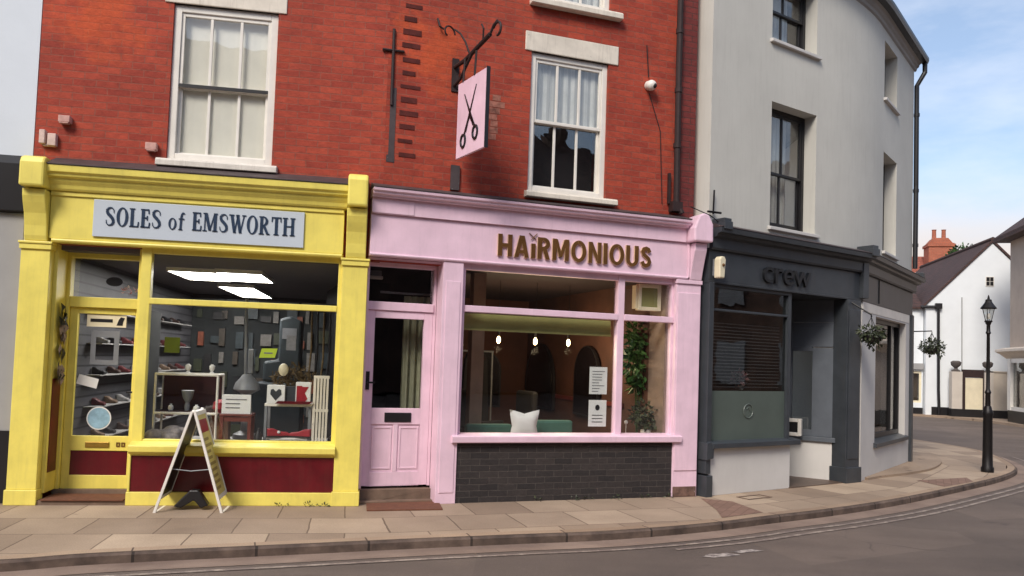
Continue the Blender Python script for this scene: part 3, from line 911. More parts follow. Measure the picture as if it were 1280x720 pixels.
# shopfront
m = MB().prism([(-.17, 3.385), (-.17, 3.395), (0.098, 3.505), (0.098, 3.385)], 'x', 0.23, 3.17)
m.build('flashing', MT['lead'], YB)
m = MB().prism([(0.09, 3.145), (-.035, 3.145), (-.05, 3.165), (-.06, 3.20), (-.085, 3.235), (-.09, 3.262), (-.125, 3.275), (-.13, 3.30), (-.155, 3.315), (-.16, 3.378), (-.15, 3.384), (0.09, 3.384)], 'x', 0.235, 3.165)
m.build('cornice', MT['yellow'], YB, 0.004)
m = MB().box(0.238, 3.135, 0.0, 0.09, 2.665, 3.145)
m.box(0.24, 3.13, -.018, -.002, 3.098, 3.143)
m.prism([(0.0, 2.625), (-.012, 2.63), (-.02, 2.645), (-.014, 2.662), (0.09, 2.662), (0.09, 2.625)], 'x', 0.266, 3.13)
m.build('fascia', MT['yellow'], YB, 0.004)
sb = MB().box(0.648, 2.725, -.022, -.003, 2.705, 3.082).build('sign_board', MT['signgrey'], YB, 0.004)
m = MB()
strokes_to_mb(m, 'SOLES of EMSWORTH', 0.765, 2.63, 2.822, 3.012, -.030, -.022)
m.build('lettering', MT['navy'], sb)
for x0, x1, zc0, zc1, hw in ((-.012, 0.262, 3.145, 3.452, .125), (3.14, 3.404, 3.155, 3.50, .115)):
    p = MB().box(x0, x1, 0.0, 0.14, 0.15, 2.545)
    p.box(x0 - .012, x1 + .012, -.02, 0.14, 0.0, 0.15)
    p.box(x0 - .012, x1 + .014, -.02, 0.14, 2.545, 2.60); p.box(x0 - .02, x1 + .022, -.032, 0.14, 2.60, 2.625)
    pp = p.build('pilaster', MT['yellow'], YB, 0.006)
    b = MB()
    xc = (x0 + x1) / 2
    b.prism([(-.02, 2.627), (-.035, 2.68), (-.045, 2.78), (-.07, 2.90), (-.11, 3.0), (-.13, 3.06), (-.135, zc0 - .012), (0.09, zc0 - .012), (0.09, 2.627)], 'x', xc - .105, xc + .105)
    b.build('console', MT['yellow'], pp, 0.008)
    c = MB()
    c.prism([(-.215, zc0), (-.215, zc1 - .07), (-.19, zc1 - .02), (-.15, zc1), (0.09, zc1), (0.09, zc0)], 'x', xc - hw + .01, xc + hw - .01)
    c.build('capital', MT['yellow'], pp, 0.022)
# window and its bars
f = MB()
f.box(1.105, 1.205, 0.07, 0.16, 0.52, 2.665)
f.box(3.095, 3.139, 0.07, 0.16, 0.52, 2.665)
f.box(1.205, 3.095, 0.075, 0.155, 2.575, 2.665)
f.box(1.205, 3.095, 0.06, 0.155, 2.05, 2.112)
f.box(1.205, 3.095, 0.08, 0.155, 0.60, 0.66)
sw = f.build('shop_window', MT['yellow'], YB, 0.006)
MB().box(1.20, 3.10, 0.115, 0.121, 2.11, 2.58).build('pane', MT['glass'], sw)
MB().box(1.20, 3.10, 0.115, 0.121, 0.65, 2.055).build('pane', MT['glass'], sw)
m = MB().prism([(-.05, 0.545), (-.055, 0.60), (-.045, 0.612), (0.09, 0.645), (0.09, 0.52), (-.02, 0.52)], 'x', 1.108, 3.148)
m.build('sill', MT['yellow'], YB, 0.004)
m = MB().box(1.105, 3.139, 0.012, 0.15, 0.50, 0.52); m.box(1.105, 1.128, 0.004, 0.15, 0.135, 0.50)
m.box(1.1, 3.139, -.012, 0.15, 0.0, 0.135)
m.build('plinth', MT['yellow'], YB, 0.006)
m = MB().box(1.128, 3.139, 0.02, 0.15, 0.135, 0.50); m.build('stall_riser', MT['maroon'], YB)
# recessed entrance
m = MB().box(0.262, 0.30, 0.10, 0.44, 0.10, 2.665); m.box(0.30, 0.335, 0.36, 0.47, 0.1, 2.6)
m.box(1.06, 1.105, 0.16, 0.47, 0.0, 2.665); m.box(0.335, 1.06, 0.36, 0.47, 2.0, 2.11); m.box(0.335, 1.06, 0.36, 0.47, 2.52, 2.665)
m.build('door_frame', MT['yellow'], YB, 0.006)
MB().box(0.295, 0.306, 0.14, 0.34, 0.30, 1.25).build('jamb_panel', MT['maroon'], YB)
MB().box(0.265, 1.10, 0.14, 0.36, 2.63, 2.66).build('soffit', MT['yellow'], YB)
MB().box(0.33, 1.065, 0.405, 0.411, 2.1, 2.53).build('transom_light', MT['glass'], YB)
d = MB()
d.frame(0.338, 1.058, 0.10, 1.995, 0.075, 0.40, 0.445, top=0.06, bot=0.14)
d.box(0.413, 0.983, 0.40, 0.445, 0.495, 0.65)
dr = d.build('door', MT['yellow'], YB, 0.005)
MB().box(0.413, 0.983, 0.412, 0.437, 0.24, 0.495).build('panel', MT['maroon'], dr)
MB().box(0.408, 0.988, 0.42, 0.426, 0.645, 1.94).build('pane', MT['glass'], dr)
MB().box(0.56, 0.795, 0.388, 0.40, 0.53, 0.588).build('letter_plate', MT['brass'], dr, .004)
n_ = MB()
for x in (0.865, 0.915):
    n_.frame(x, x + .036, 0.54, 0.586, .011, .392, .4)
n_.build('door_number', MT['bronze'], dr)
h = MB().box(1.0, 1.03, 0.385, 0.40, 1.02, 1.2); h.tube([(1.015, .385, 1.12), (1.015, .345, 1.12), (.95, .345, 1.12)], .011)
h.build('handle', MT['dark'], dr)
MB().ball((1.015, .386, 1.35), .018).build('lock', MT['dark'], dr); MB().ball((1.015, .39, 0.92), .014).build('lock', MT['dark'], dr)
m = MB().box(0.27, 1.1, 0.0, 0.46, -.02, 0.045)
m.box(0.27, 1.1, 0.36, 0.47, 0.045, 0.10)
m.build('doorstep', MT['threshold'], YB, 0.006)
# the room behind
CZ = 2.53
m = MB().box(0.27, 3.36, 0.47, 7.0, 0.0, 0.04); m.build('floor', MT['floorwood'], YB)
m = MB().box(0.27, 3.36, 0.17, 7.0, CZ + .04, CZ + .09); m.build('ceiling', MT['ceil'], YB)
m = MB().box(0.27, 0.31, 0.48, 7.0, 0.04, CZ + .035); m.build('side_wall', MT['slatwall'], YB)
m = MB().box(3.32, 3.36, 0.17, 7.0, 0.04, CZ + .035); m.build('side_wall', MT['backgrey'], YB)
m = MB().box(0.31, 3.32, 6.0, 6.05, 0.04, CZ + .035); m.build('back_wall', MT['backgrey'], YB)
m = MB().box(1.07, 1.10, 0.48, 0.95, 0.05, 2.0)
m.build('partition', MT['backgrey'], YB)
m = MB().box(1.13, 3.3, 0.165, 1.05, 0.52, 0.60); m.build('display_deck', MT['midgrey'], YB)
MB().box(.27, 3.52, .42, 7.7, 3.3, 3.34).build('light_block_floor', MT['black'], YB)  # unseen black slab added to stop light between the storeys

# ================================================================== pink-fronted building
PB = thing('salon_building', 'red brick building with pale pink hair salon shopfront', 'shop', 'P')
holes = [(1.69, 2.69, 3.57, 5.23), (1.69, 2.69, 5.86, 7.15)]
m = MB().wall(0.009, 3.92, 2.63, H1, 0.10, 0.40, holes)
m.box(0.02, 4.0, 7.75, 8.0, 0, H1); m.box(3.70, 3.92, 0.41, 7.74, 0, H1)
m.build('wall', MT['brick'], PB)
m = MB()
for k in range(24):
    z = 3.80 + k * 0.152 + random.uniform(-.008, .008)
    MB().box(0.16 + random.uniform(-.015, .02), 0.345 + random.uniform(-.04, .035), 0.094, 0.12, z, z + .05 + random.uniform(-.015, .015)).build('toothing', MT['scar'], PB)
m = MB().box(0.05, 0.115, 0.095, 0.12, 3.72, 4.55); m.box(0.03, 0.12, 0.096, 0.12, 3.72, 3.80)
m.build('mortar_strip', MT['lead'], PB)
m = MB()
for k in range(7):
    x0 = 1.22 + random.uniform(-.03, .03)
    m.box(x0, x0 + random.uniform(.08, .2), 0.097, 0.12, 4.12 + k * .076, 4.185 + k * .076)
m.build('bleached_brick', paint('bleached_brick', (172, 112, 94), .9, .3, 12, .3), PB)
m = MB().tube([(.062, .088, 4.35), (.058, .086, 5.2)], .017); m.tube([(-.06, .086, 4.955), (.18, .086, 4.965)], .015)
m.build('tie_plate', MT['rustiron'], PB)
m = MB().wall(3.70, 3.918, 3.45, H1, 0.086, 0.098); m.build('brick_strip', MT['brick_side'], PB)
m = MB().prism([(-.15, H1), (-.15, H1 + .08), (4.0, 10.6), (8.15, H1 + .08), (8.15, H1)], 'x', 0.01, 4.0)
rf = m.build('roof', MT['slate'], PB)
m = MB().box(3.2, 3.95, 3.6, 4.4, 9.5, 11.6); m.box(3.15, 3.99, 3.55, 4.45, 11.6, 11.72)
m.build('chimney', MT['brick_side'], rf, .01)
w = sash(PB, 1.69, 2.69, 3.575, 5.23, 4.42, 0.13, fw=.065, blind=[(4.42, 5.2, 'curtain2')])
MB().box(1.7, 2.69, .5, .52, 3.45, 5.3).build('room_shade_sheet', MT['black'], w)  # black sheet painting the dark of the unlit room
sill_part(w, 1.65, 2.82, 3.495, 3.565, 0.0, 0.14)
MB().box(1.605, 2.815, 0.085, 0.2, 5.23, 5.46).build('lintel', MT['stone'], w, 0.008)
w = sash(PB, 1.69, 2.69, 5.865, 7.15, 6.5, 0.13, fw=.065, blind=[(5.9, 6.5, 'curtain2')])
sill_part(w, 1.64, 2.825, 5.775, 5.855, 0.0, 0.14)
MB().box(1.605, 2.815, 0.085, 0.2, 7.15, 7.38).build('lintel', MT['stone'], w, 0.008)
# downpipe with hopper and loose cable
m = MB().tube([(3.63, .04, 7.6), (3.632, .04, 5.0), (3.642, .04, 3.62), (3.70, .0, 3.48)], .038, 10)
for z in (6.4, 5.75, 5.0, 4.3):
    m.tube([(3.632, .04, z), (3.632, .04, z + .06)], .047, 10)
m.box(3.56, 3.70, -.02, 0.085, 3.50, 3.62); m.box(3.535, 3.565, 0.05, 0.085, 3.6, 3.98)
m.build('downpipe', MT['rustiron'], PB)
m = MB().tube([(3.2, .09, 5.55), (3.235, .088, 5.15)], .007, 5); m.tube([(3.25, .088, 4.95), (3.42, .09, 4.5), (3.47, .09, 3.6)], .006, 5)
m.build('cable', MT['rustiron'], PB)
# cornice, fascia
m = MB().prism([(-.15, 3.385), (-.15, 3.395), (0.098, 3.47), (0.098, 3.385)], 'x', -.12, 3.76); m.build('flashing', MT['lead'], PB)
m = MB().prism([(0.09, 3.292), (-.075, 3.292), (-.082, 3.312), (-.115, 3.322), (-.12, 3.345), (-.14, 3.352), (-.145, 3.38), (0.09, 3.384)], 'x', -.125, 3.76)
m.build('cornice', MT['pink'], PB, 0.003)
m = MB().box(-.12, 3.76, -.03, 0.09, 3.122, 3.292); m.box(-.12, 0.34, -.036, 0.09, 3.13, 3.290)
m.box(-.12, 3.80, 0.0, 0.09, 2.70, 3.12); m.box(3.80, 3.82, -.02, 0.09, 2.69, 3.12)
m.prism([(0.0, 2.665), (-.016, 2.67), (-.022, 2.685), (-.012, 2.70), (0.09, 2.70), (0.09, 2.665)], 'x', -.12, 3.80)
fs = m.build('fascia', MT['pink'], PB, 0.003)
m = MB(); bold_caps(m, fs)
m = MB()
m.tube([(1.69, -.016, 3.06), (1.78, -.016, 2.985)], .006, 6); m.tube([(1.715, -.016, 2.985), (1.79, -.016, 3.06)], .006, 6)
m.build('scissors_mark', MT['bronze'], fs)
# right-hand console and pilaster
p = MB().box(3.655, 4.0, 0.0, 0.14, 0.0, 2.61); p.box(3.645, 4.01, -.02, 0.14, 2.61, 2.66)
p.box(3.67, 3.99, -.012, 0.0, 0.32, 2.5)
pp = p.build('pilaster', MT['pink'], PB, 0.006)
m = MB().prism([(-.02, 2.662), (-.04, 2.76), (-.08, 2.90), (-.12, 3.02), (-.13, 3.11), (0.09, 3.11), (0.09, 2.662)], 'x', 3.825, 3.995); m.build('console', MT['pink'], pp, .008)
m = MB().prism([(3.77, 3.12), (3.765, 3.28), (3.83, 3.44), (3.90, 3.475), (3.97, 3.455), (4.03, 3.34), (4.035, 3.12)], 'y', -.2, 0.09); m.build('capital', MT['pink'], pp, .02)
m = MB().box(3.66, 3.995, -.005, 0.02, 0.0, 0.13); m.build('broken_foot', paint('worn_brick_foot', (120, 92, 80), .9, .25, 14, .5, chips=(206, 190, 190)), pp, .02)
p = MB().box(0.70, 0.93, 0.0, 0.26, 0.0, 2.665); p.box(0.735, 0.90, -.008, 0.0, 0.12, 2.45); pp = p.build('pilaster', MT['pink'], PB, 0.006)
# windows
f = MB()
f.box(0.93, 0.975, 0.07, 0.16, 0.66, 2.665); f.box(3.71, 3.655, 0.07, 0.16, 0.66, 2.665) if False else None
f.box(3.62, 3.656, 0.07, 0.16, 0.75, 2.665) if False else f.box(3.63, 3.656, 0.075, 0.155, 0.75, 2.60)
f.box(2.89, 2.976, 0.06, 0.155, 0.75, 2.665)
f.box(0.975, 2.89, 0.07, 0.155, 2.60, 2.665); f.box(2.976, 3.656, 0.07, 0.155, 2.60, 2.665)
f.box(0.975, 2.89, 0.05, 0.155, 2.122, 2.195); f.box(2.976, 3.656, 0.05, 0.155, 2.122, 2.195)
sw = f.build('shop_window', MT['pink'], PB, 0.006)
for a, b in ((0.97, 2.895), (2.97, 3.65)):
    MB().box(a, b, 0.115, 0.121, 2.19, 2.605).build('pane', MT['glass'], sw)
    MB().box(a, b, 0.115, 0.121, 0.745, 2.13).build('pane', MT['glass'], sw)
m = MB().prism([(-.05, 0.672), (-.055, 0.735), (-.045, 0.745), (0.16, 0.765), (0.16, 0.664), (-.03, 0.664)], 'x', 0.86, 3.752)
m.build('sill', MT['pink'], PB, 0.004)
MB().box(0.931, 3.654, 0.02, 0.16, 0.0, 0.664).build('stall_riser', MT['slate_brick'], PB)
# door
m = MB().box(-.125, -.085, 0.14, 0.34, 0.16, 2.665); m.box(0.66, 0.699, 0.262, 0.34, 0.16, 2.665) if False else None
m.box(0.665, 0.70, 0.262, 0.34, 0.16, 2.665); m.box(-.085, 0.665, 0.24, 0.34, 2.10, 2.195); m.box(-.085, 0.665, 0.24, 0.34, 2.585, 2.665)
m.build('door_frame', MT['pink'], PB, 0.006)
MB().box(-.12, 0.70, 0.09, 0.24, 2.635, 2.66).build('soffit', MT['pink'], PB)
MB().box(-.085, 0.665, 0.285, 0.291, 2.19, 2.59).build('transom_light', MT['glass'], PB)
d = MB()
d.frame(-.083, 0.663, 0.17, 2.095, 0.095, 0.26, 0.305, top=0.08, bot=0.15)
d.box(0.012, 0.568, 0.26, 0.305, 0.84, 1.02); d.box(0.265, 0.315, 0.26, 0.305, 0.32, 0.84)
d.box(0.012, 0.568, 0.274, 0.295, 0.32, 0.84)
d.frame(0.03, 0.25, 0.35, 0.815, 0.02, 0.266, 0.275); d.frame(0.33, 0.55, 0.35, 0.815, 0.02, 0.266, 0.275)
dr = d.build('door', MT['pink'], PB, 0.005)
MB().box(0.008, 0.572, 0.28, 0.286, 1.015, 2.02).build('pane', MT['glass'], dr)
MB().box(0.158, 0.458, 0.248, 0.26, 0.868, 0.972).build('letter_plate', MT['dark'], dr, .005)
h = MB().box(-.065, -.025, 0.245, 0.26, 1.22, 1.42); h.tube([(-.045, .245, 1.3), (-.045, .21, 1.3), (.03, .21, 1.3)], .011)
h.build('handle', MT['dark'], dr)
m = MB().box(-.125, 0.70, 0.20, 0.35, -.02, 0.14); m.box(-.125, .70, .10, .2, -.02, .03); m.build('doorstep', MT['threshold'], PB, .006)
# rooms behind: the salon and the passage inside the pink door
CZ = 2.64
MB().box(-.1, 3.66, 0.36, 5.2, 0.0, 0.04).build('floor', MT['floorwood'], PB)
MB().box(-.1, 3.66, 0.19, 5.2, CZ + .03, CZ + .07).build('ceiling', MT['salonceil'], PB)
m = MB().box(0.80, 3.66, 5.0, 5.05, 0.04, CZ + .03); m.build('back_wall', MT['salonwall'], PB)
m = MB().box(3.60, 3.66, 0.55, 5.0, 0.04, CZ + .03); m.build('side_wall', MT['salonred'], PB)
MB().box(3.60, 3.66, 0.165, 0.55, 0.04, CZ + .03).build('return_wall', MT['tan'], PB)
MB().box(3.57, 3.60, 1.2, 4.9, 1.0, 1.06).build('dado_rail', MT['teak'], PB)
m = MB().box(0.72, 0.78, 0.36, 5.0, 0.04, CZ + .03); m.build('side_wall', MT['salonceil'], PB)
MB().box(-.1, -.06, 0.36, 4.2, 0.04, CZ + .03).build('side_wall', MT['black'], PB)
MB().box(-.06, 0.72, 3.2, 3.25, 0.04, CZ + .03).build('back_wall', MT['backgrey'], PB)
MB().box(1.34, 1.50, 0.95, 1.12, 0.04, CZ + .03).build('column', MT['tan'], PB)
MB().box(0.02, 3.69, .42, 7.7, 3.3, 3.34).build('light_block_floor', MT['black'], PB)  # unseen slab added so upper and lower rooms share no light

# ================================================================== grey corner building
GB = thing('corner_building', 'tall pale grey rendered corner building with charcoal shopfront', 'shop', 'G')
TH = R(51.865 - 34.046)
CORN = 3.126
RAD, TL = 6.0, 6.0 * math.tan(TH / 2)
S0 = CORN - TL
S1 = S0 + RAD * TH
SE_ = S1 + (3.33 - TL)
def bend(s, n, z):
    """Distance s along the rounded front, n into the building."""
    if s <= S0: return (s, n, z)
    if s <= S1:
        a = (s - S0) / RAD
        return (S0 + (RAD - n) * math.sin(a), RAD - (RAD - n) * math.cos(a), z)
    x0, y0 = S0 + RAD * math.sin(TH), RAD - RAD * math.cos(TH)
    t = s - S1
    return (x0 + t * math.cos(TH) - n * math.sin(TH), y0 + t * math.sin(TH) + n * math.cos(TH), z)
def g2s(u): return S1 + u - TL
EV = 7.12
gh = [(0.97, 1.95, 3.50, 5.18), (0.95, 1.93, 6.03, 6.95), (g2s(1.15), g2s(2.06), 3.55, 5.15), (g2s(1.15), g2s(2.02), 6.03, 6.97)]
m = MB().wall(-.20, SE_, 3.08, EV + .35, 0.0, 0.30, gh, .14, bend)
gl_ = FR['G'][1]
# back and side walls of the block
ex, ey, _ = bend(SE_, 0, 0)
rot = lambda x, y: (x, y)
sd = math.radians(88) - gl_         # bearing of the side-street wall in local terms
sdx, sdy = math.cos(sd), math.sin(sd)
m.prism([(ex, ey), (ex + sdx * 8, ey + sdy * 8), (ex + sdx * 8 - .3 * sdy, ey + sdy * 8 + .3 * sdx), (ex - .3 * sdy + .25 * sdx, ey + .3 * sdx + .25 * sdy)], 'z', 0, EV + .35)
m.build('wall', MT['render'], GB)
for (a, b, z0, z1), zm, cur in zip(gh, (4.29, 6.55, 4.3, 6.55), (True, True, False, False)):
    e = bend((a + b) / 2, 0, 0)
    ang = 0 if a < S0 else TH
    wr = MB().frame(a + .0 - (a + b) / 2, (b - a) / 2, z0, z1, .055, .19, .27)
    wf = wr.build('window', MT['dark'], GB, .005)
    wf.location = (e[0], e[1], 0); wf.rotation_euler = (0, 0, ang)
    X = (b - a) / 2
    m = MB()
    m.frame(-X + .055, X - .055, zm - .02, z1 - .055, .035, .2, .235); m.frame(-X + .055, X - .055, z0 + .055, zm + .02, .035, .235, .265, bot=.06)
    m.box(-.015, .015, .2, .23, zm, z1 - .08); m.box(-.015, .015, .235, .26, z0 + .1, zm)
    m.build('sash', MT['dark'], wf, .004)
    m = MB().box(-X + .08, X - .08, .215, .219, zm, z1 - .08); m.box(-X + .08, X - .08, .248, .252, z0 + .1, zm); m.build('pane', MT['glass_old'], wf)
    if cur:
        m = MB()
        k = 20
        pts = [(-X + .1 + (2 * X - .3) * i / k, .36 + .02 * math.sin(i * 2.2)) for i in range(k + 1)]
        for p, q in zip(pts, pts[1:]): m.quad((p[0], p[1], z0), (q[0], q[1], z0), (q[0], q[1], z1), (p[0], p[1], z1))
        m.build('curtain', MT['curtain2'], wf)
    m = MB().prism([(-.05, z0 - .055), (-.05, z0 - .012), (.19, z0 + .01), (.19, z0 - .055)], 'x', -X - .04, X + .06)
    m.build('sill', MT['render2'], wf, .005)
# eaves: moulding, soffit and gutter following the curve
def sweep(prof, s0, s1, step=.14, close=True):
    mm = MB()
    k = max(2, int((s1 - s0) / step)); np_ = len(prof)
    v = []
    for i in range(k + 1):
        s = s0 + (s1 - s0) * i / k
        v += [bend(s, n, z) for n, z in prof]
    f = []
    for i in range(k):
        for j in range(np_):
            f.append((i * np_ + j, i * np_ + (j + 1) % np_, (i + 1) * np_ + (j + 1) % np_, (i + 1) * np_ + j))
    f += [tuple(range(np_)), tuple(range(k * np_, (k + 1) * np_))]
    return mm.add(v, f)
sweep([(0, EV + .02), (-.03, EV + .04), (-.04, EV + .08), (-.07, EV + .10), (-.08, EV + .14), (-.11, EV + .16), (-.11, EV + .20), (0, EV + .20)], -.2, SE_ + .06).build('eaves_moulding', MT['midgrey'], GB, .003)
sweep([(-.112, EV + .16), (-.20, EV + .17), (-.22, EV + .22), (-.22, EV + .27), (-.112, EV + .28)], -.2, SE_ + .15).build('gutter', MT['dark'], GB)
m = MB()
k = 40
ring0 = [bend(-.2 + (SE_ + .3) * i / k, -.16, EV + .285) for i in range(k + 1)]
ring1 = [bend(-.2 + (SE_ - 1.6) * i / k + .2, 3.6, EV + 2.6) for i in range(k + 1)]
v = ring0 + ring1
m.add(v, [(i, i + 1, k + 2 + i, k + 1 + i) for i in range(k)])
bk = [(1.9, 8.0, EV + .28), (ex + sdx * 8, ey + sdy * 8, EV + .28)]
m.poly([ring1[i] for i in range(k + 1)] + [bk[1], bk[0]])
m.poly([ring0[-1], ring1[-1], bk[1]]); m.poly([ring0[0], ring1[0], bk[0]])
m.build('roof', MT['slate'], GB)
e0 = bend(SE_ + .10, -.16, EV + .17); e1 = bend(SE_ + .04, -.04, EV - .25); e2 = bend(SE_ - .02, -.055, 3.5); 
m = MB().tube([e0, (e0[0], e0[1], EV + .0), e1, bend(SE_ + .04, -.045, 5.0), e2], .042, 10)
for z in (6.3, 4.9, 3.9): 
    q = bend(SE_ + .04, -.045, z); m.tube([q, (q[0], q[1], z + .06)], .05, 10)
m.build('downpipe', MT['dark'], GB)
# street-level front: G face then G2 face; local helper for the second face
def c2(x, y, z):
    return (CORN + x * math.cos(TH) - y * math.sin(TH), x * math.sin(TH) + y * math.cos(TH), z)
class MB2(MB):
    def done(s):
        s.v = [c2(*p) for p in s.v]; return s
# mitred mouldings round the corner and back along the side street
def mitre(prof, sx=-.18, e2=3.42):
    """Sweep a (n, z) profile along G face, G2 face and a short return."""
    mm = MB()
    h = math.tan(TH / 2)
    st_ = []
    for n, z in prof: st_.append([(sx, n, z), (CORN - n * h, n, z), c2(e2, 0, 0)])
    v, np_ = [], len(prof)
    v += [(sx, n, z) for n, z in prof]
    v += [(CORN - n * h, n, z) for n, z in prof]
    v += [c2(e2 - n * .6, n, z) for n, z in prof]
    v += [c2(e2 - n * 1.0 + .1, 1.5, z) for n, z in prof]
    f = []
    for i in range(3):
        for j in range(np_):
            f.append((i * np_ + j, i * np_ + (j + 1) % np_, (i + 1) * np_ + (j + 1) % np_, (i + 1) * np_ + j))
    f += [tuple(range(np_)), tuple(range(3 * np_, 4 * np_))]
    return mm.add(v, f)
mitre([(.1, 3.06), (-.04, 3.06), (-.055, 3.085), (-.06, 3.20), (-.12, 3.22), (-.13, 3.25), (-.19, 3.26), (-.20, 3.32), (.1, 3.325)]).build('cornice', MT['charcoal'], GB)
mitre([(-.205, 3.325), (-.205, 3.333), (-.002, 3.40), (-.002, 3.325)], e2=3.3).build('flashing', MT['lead'], GB)
fs = mitre([(.1, 2.645), (-.01, 2.645), (-.012, 2.665), (0, 2.67), (0, 3.055), (.1, 3.055)]).build('fascia', MT['charcoal'], GB)
text_mesh('lettering', 'crew', MT['crew'], fs, 0.84, 1.84, 2.735, 2.945, -.001, .035, bold=.004)
m = MB2().box(.95, .975, -.014, -.002, 2.68, 3.05).done(); m.build('joint_strip', MT['dark'], fs)
for kx, ky in (((-.16, -.02), None), ((2.98, 3.1), None)):
    pass
m = MB().box(-.15, .0, -.215, .1, 3.30, 3.40); m.box(-.14, -.01, -.2, .1, 3.40, 3.44); m.build('cap_block', MT['charcoal'], GB, .006)
m = MB().box(3.03, 3.19, -.23, .05, 3.29, 3.40); m.box(3.045, 3.175, -.215, .05, 3.40, 3.45); m.box(3.045, 3.18, -.07, .05, 2.68, 3.28); m.build('cap_block', MT['charcoal'], GB, .006)
m = MB2().box(3.30, 3.44, -.2, .1, 3.32, 3.42).done(); m.build('cap_block', MT['charcoal'], GB, .006)
# left pilaster
m = MB().box(-.175, -.09, -.02, .15, .28, 2.65); m.box(-.185, -.075, -.045, .15, 0, .26); m.prism([(-.19, .45), (-.07, .47), (-.06, .6), (-.12, .68), (-.19, .66)], 'y', -.05, .1); m.build('pilaster', MT['charcoal'], GB, .006)
# big window
f = MB()
f.box(-.09, -.05, .03, .12, .65, 2.65); f.box(1.44, 1.51, .03, .12, .65, 2.645); f.box(-.05, 1.44, .03, .12, 2.60, 2.645); f.box(-.05, 1.44, .035, .115, 2.305, 2.335)
sw = f.build('shop_window', MT['charcoal'], GB, .005)
MB().box(-.06, 1.45, .07, .076, 2.33, 2.61).build('pane', MT['glass_dark'], sw)
MB().box(-.06, 1.45, .07, .076, 1.3, 2.31).build('pane', MT['glass_dark'], sw)
fp_ = MB().box(-.06, 1.45, .07, .076, .64, 1.3).build('frosted_pane', paint('frosted_film', (88, 98, 91), .35, .08, 1.5, .02), sw)
m = MB().prism([(-.06, .59), (-.06, .655), (.1, .68), (.1, .59)], 'x', -.095, 1.64); m.build('sill', MT['charcoal'], GB, .006)
m = MB().box(-.09, 1.515, .02, .2, 0, .59); m.box(1.30, 1.51, .20, 1.7, 0, .59); m.build('stall_riser', MT['render2'], GB, .004)
m = MB().box(1.46, 1.51, .13, 1.7, .6, 2.64); m.build('recess_wall', MT['charcoal'], GB)
# post at the corner
m = MB().box(2.72, 3.05, -.03, .2, .16, 2.64); m.box(2.70, 3.075, -.055, .22, 0, .22); m.box(2.75, 3.02, -.042, -.03, .34, 2.5); m.build('post', MT['charcoal'], GB, .008)
# splayed screen at the side of the entrance: from the post back and to the left
sa, sb_ = Vector((2.74, .15, 0)), Vector((2.10, 1.63, 0))
sv = (sb_ - sa).normalized(); sn = Vector((sv.y, -sv.x, 0)); LS = (sb_ - sa).length
if sn.x > 0: sn = -sn
def spl(mbx):
    mbx.v = [tuple(sa + sv * p[0] + sn * (-p[1]) + Vector((0, 0, p[2]))) for p in mbx.v]; return mbx
m = MB().box(0, LS, 0, .12, 0, .555); spl(m).build('stall_riser', MT['render2'], GB)
m = MB().box(0, LS, -.04, .1, .557, .625); m.box(0, .34, .0, .06, .627, 1.93); m.box(.63, .7, 0, .06, .627, 2.6); m.box(1.5, LS, 0, .06, .627, 2.6)
m.box(0, LS, 0, .06, 2.26, 2.31); m.box(0, .63, 0.004, .055, 1.95, 2.26); m.box(.34, .63, 0.0, .06, 1.88, 1.95); m.box(0, LS, 0.01, .06, 2.315, 2.64); m.box(.34, .63, .002, .06, .627, .72)
spl(m).build('side_screen', MT['screen'], GB, .004)
m = MB().box(.335, .635, .03, .036, .715, 1.89); m.box(.7, 1.5, .03, .036, .627, 2.26); spl(m).build('side_screen_pane', MT['glass_dark'], GB)
m = MB().box(1.3, 2.5, 1.66, 1.72, 0.1, 2.64); m.build('door', MT['charcoal'], GB)
m = MB().box(1.0, 3.4, .1, 1.8, 2.642, 2.66); m.build('soffit', MT['charcoal'], GB)
m = MB().box(1.5, 2.75, -.0, 1.7, -.03, .012); m.build('entrance_floor', paint('brown_tile', (96, 78, 66), .5, .15, 9, .1), GB)
# rooms behind
m = MB().box(-.08, 1.3, 1.6, 1.65, 0, 2.64); m.box(-.1, -.06, .13, 1.6, 0, 2.64); m.box(-.08, 1.46, .13, 1.6, 2.644, 2.66); m.build('room_wall', MT['midgrey'], GB)
m = MB()
for kz in range(22):
    z = 1.34 + kz * .043
    m.box(-.05, 1.43, .16, .185, z, z + .012) if kz < 20 else None
m.build('blind', MT['greymetal'], GB)
m = MB().box(2.4, 3.9, 2.0, 2.05, 0, 2.64); m.build('room_wall', MT['backgrey'], GB)
# second face: white wall with a tall window
m = MB2(); m.wall(.0, 3.30, 0, 2.645, .0, .25, [(.80, 2.90, .50, 2.47)]); m.done(); m.build('wall', MT['render2'], GB)
f = MB2(); f.frame(.80, 2.90, .55, 2.47, .07, .10, .19, top=.07); f.box(2.30, 2.35, .11, .18, .62, 2.40); f.done()
sw = f.build('shop_window', MT['dark'], GB)
m = MB2().box(.84, 2.86, .14, .146, .6, 2.42).done(); m.build('pane', MT['glass_dark'], sw)
m = MB2().box(.84, 2.2, .24, .26, .55, 2.45).done(); m.build('blind', paint('brown_reflection', (116, 90, 80), .9, .25, 3, 0), sw)  # brown sheet behind the pane, painted in for the window's brown reflection
m = MB2().prism([(-.05, .44), (-.05, .50), (.12, .55), (.12, .44)], 'x', .74, 2.98).done(); m.build('sill', MT['charcoal'], GB)
m = MB2().box(3.19, 3.31, -.05, .06, 0.0, 2.64).done(); m.build('pilaster', MT['charcoal'], GB)
m = MB2().box(.02, 3.15, -.006, .02, 2.50, 2.64).done(); m.build('window_head', MT['white'], GB)
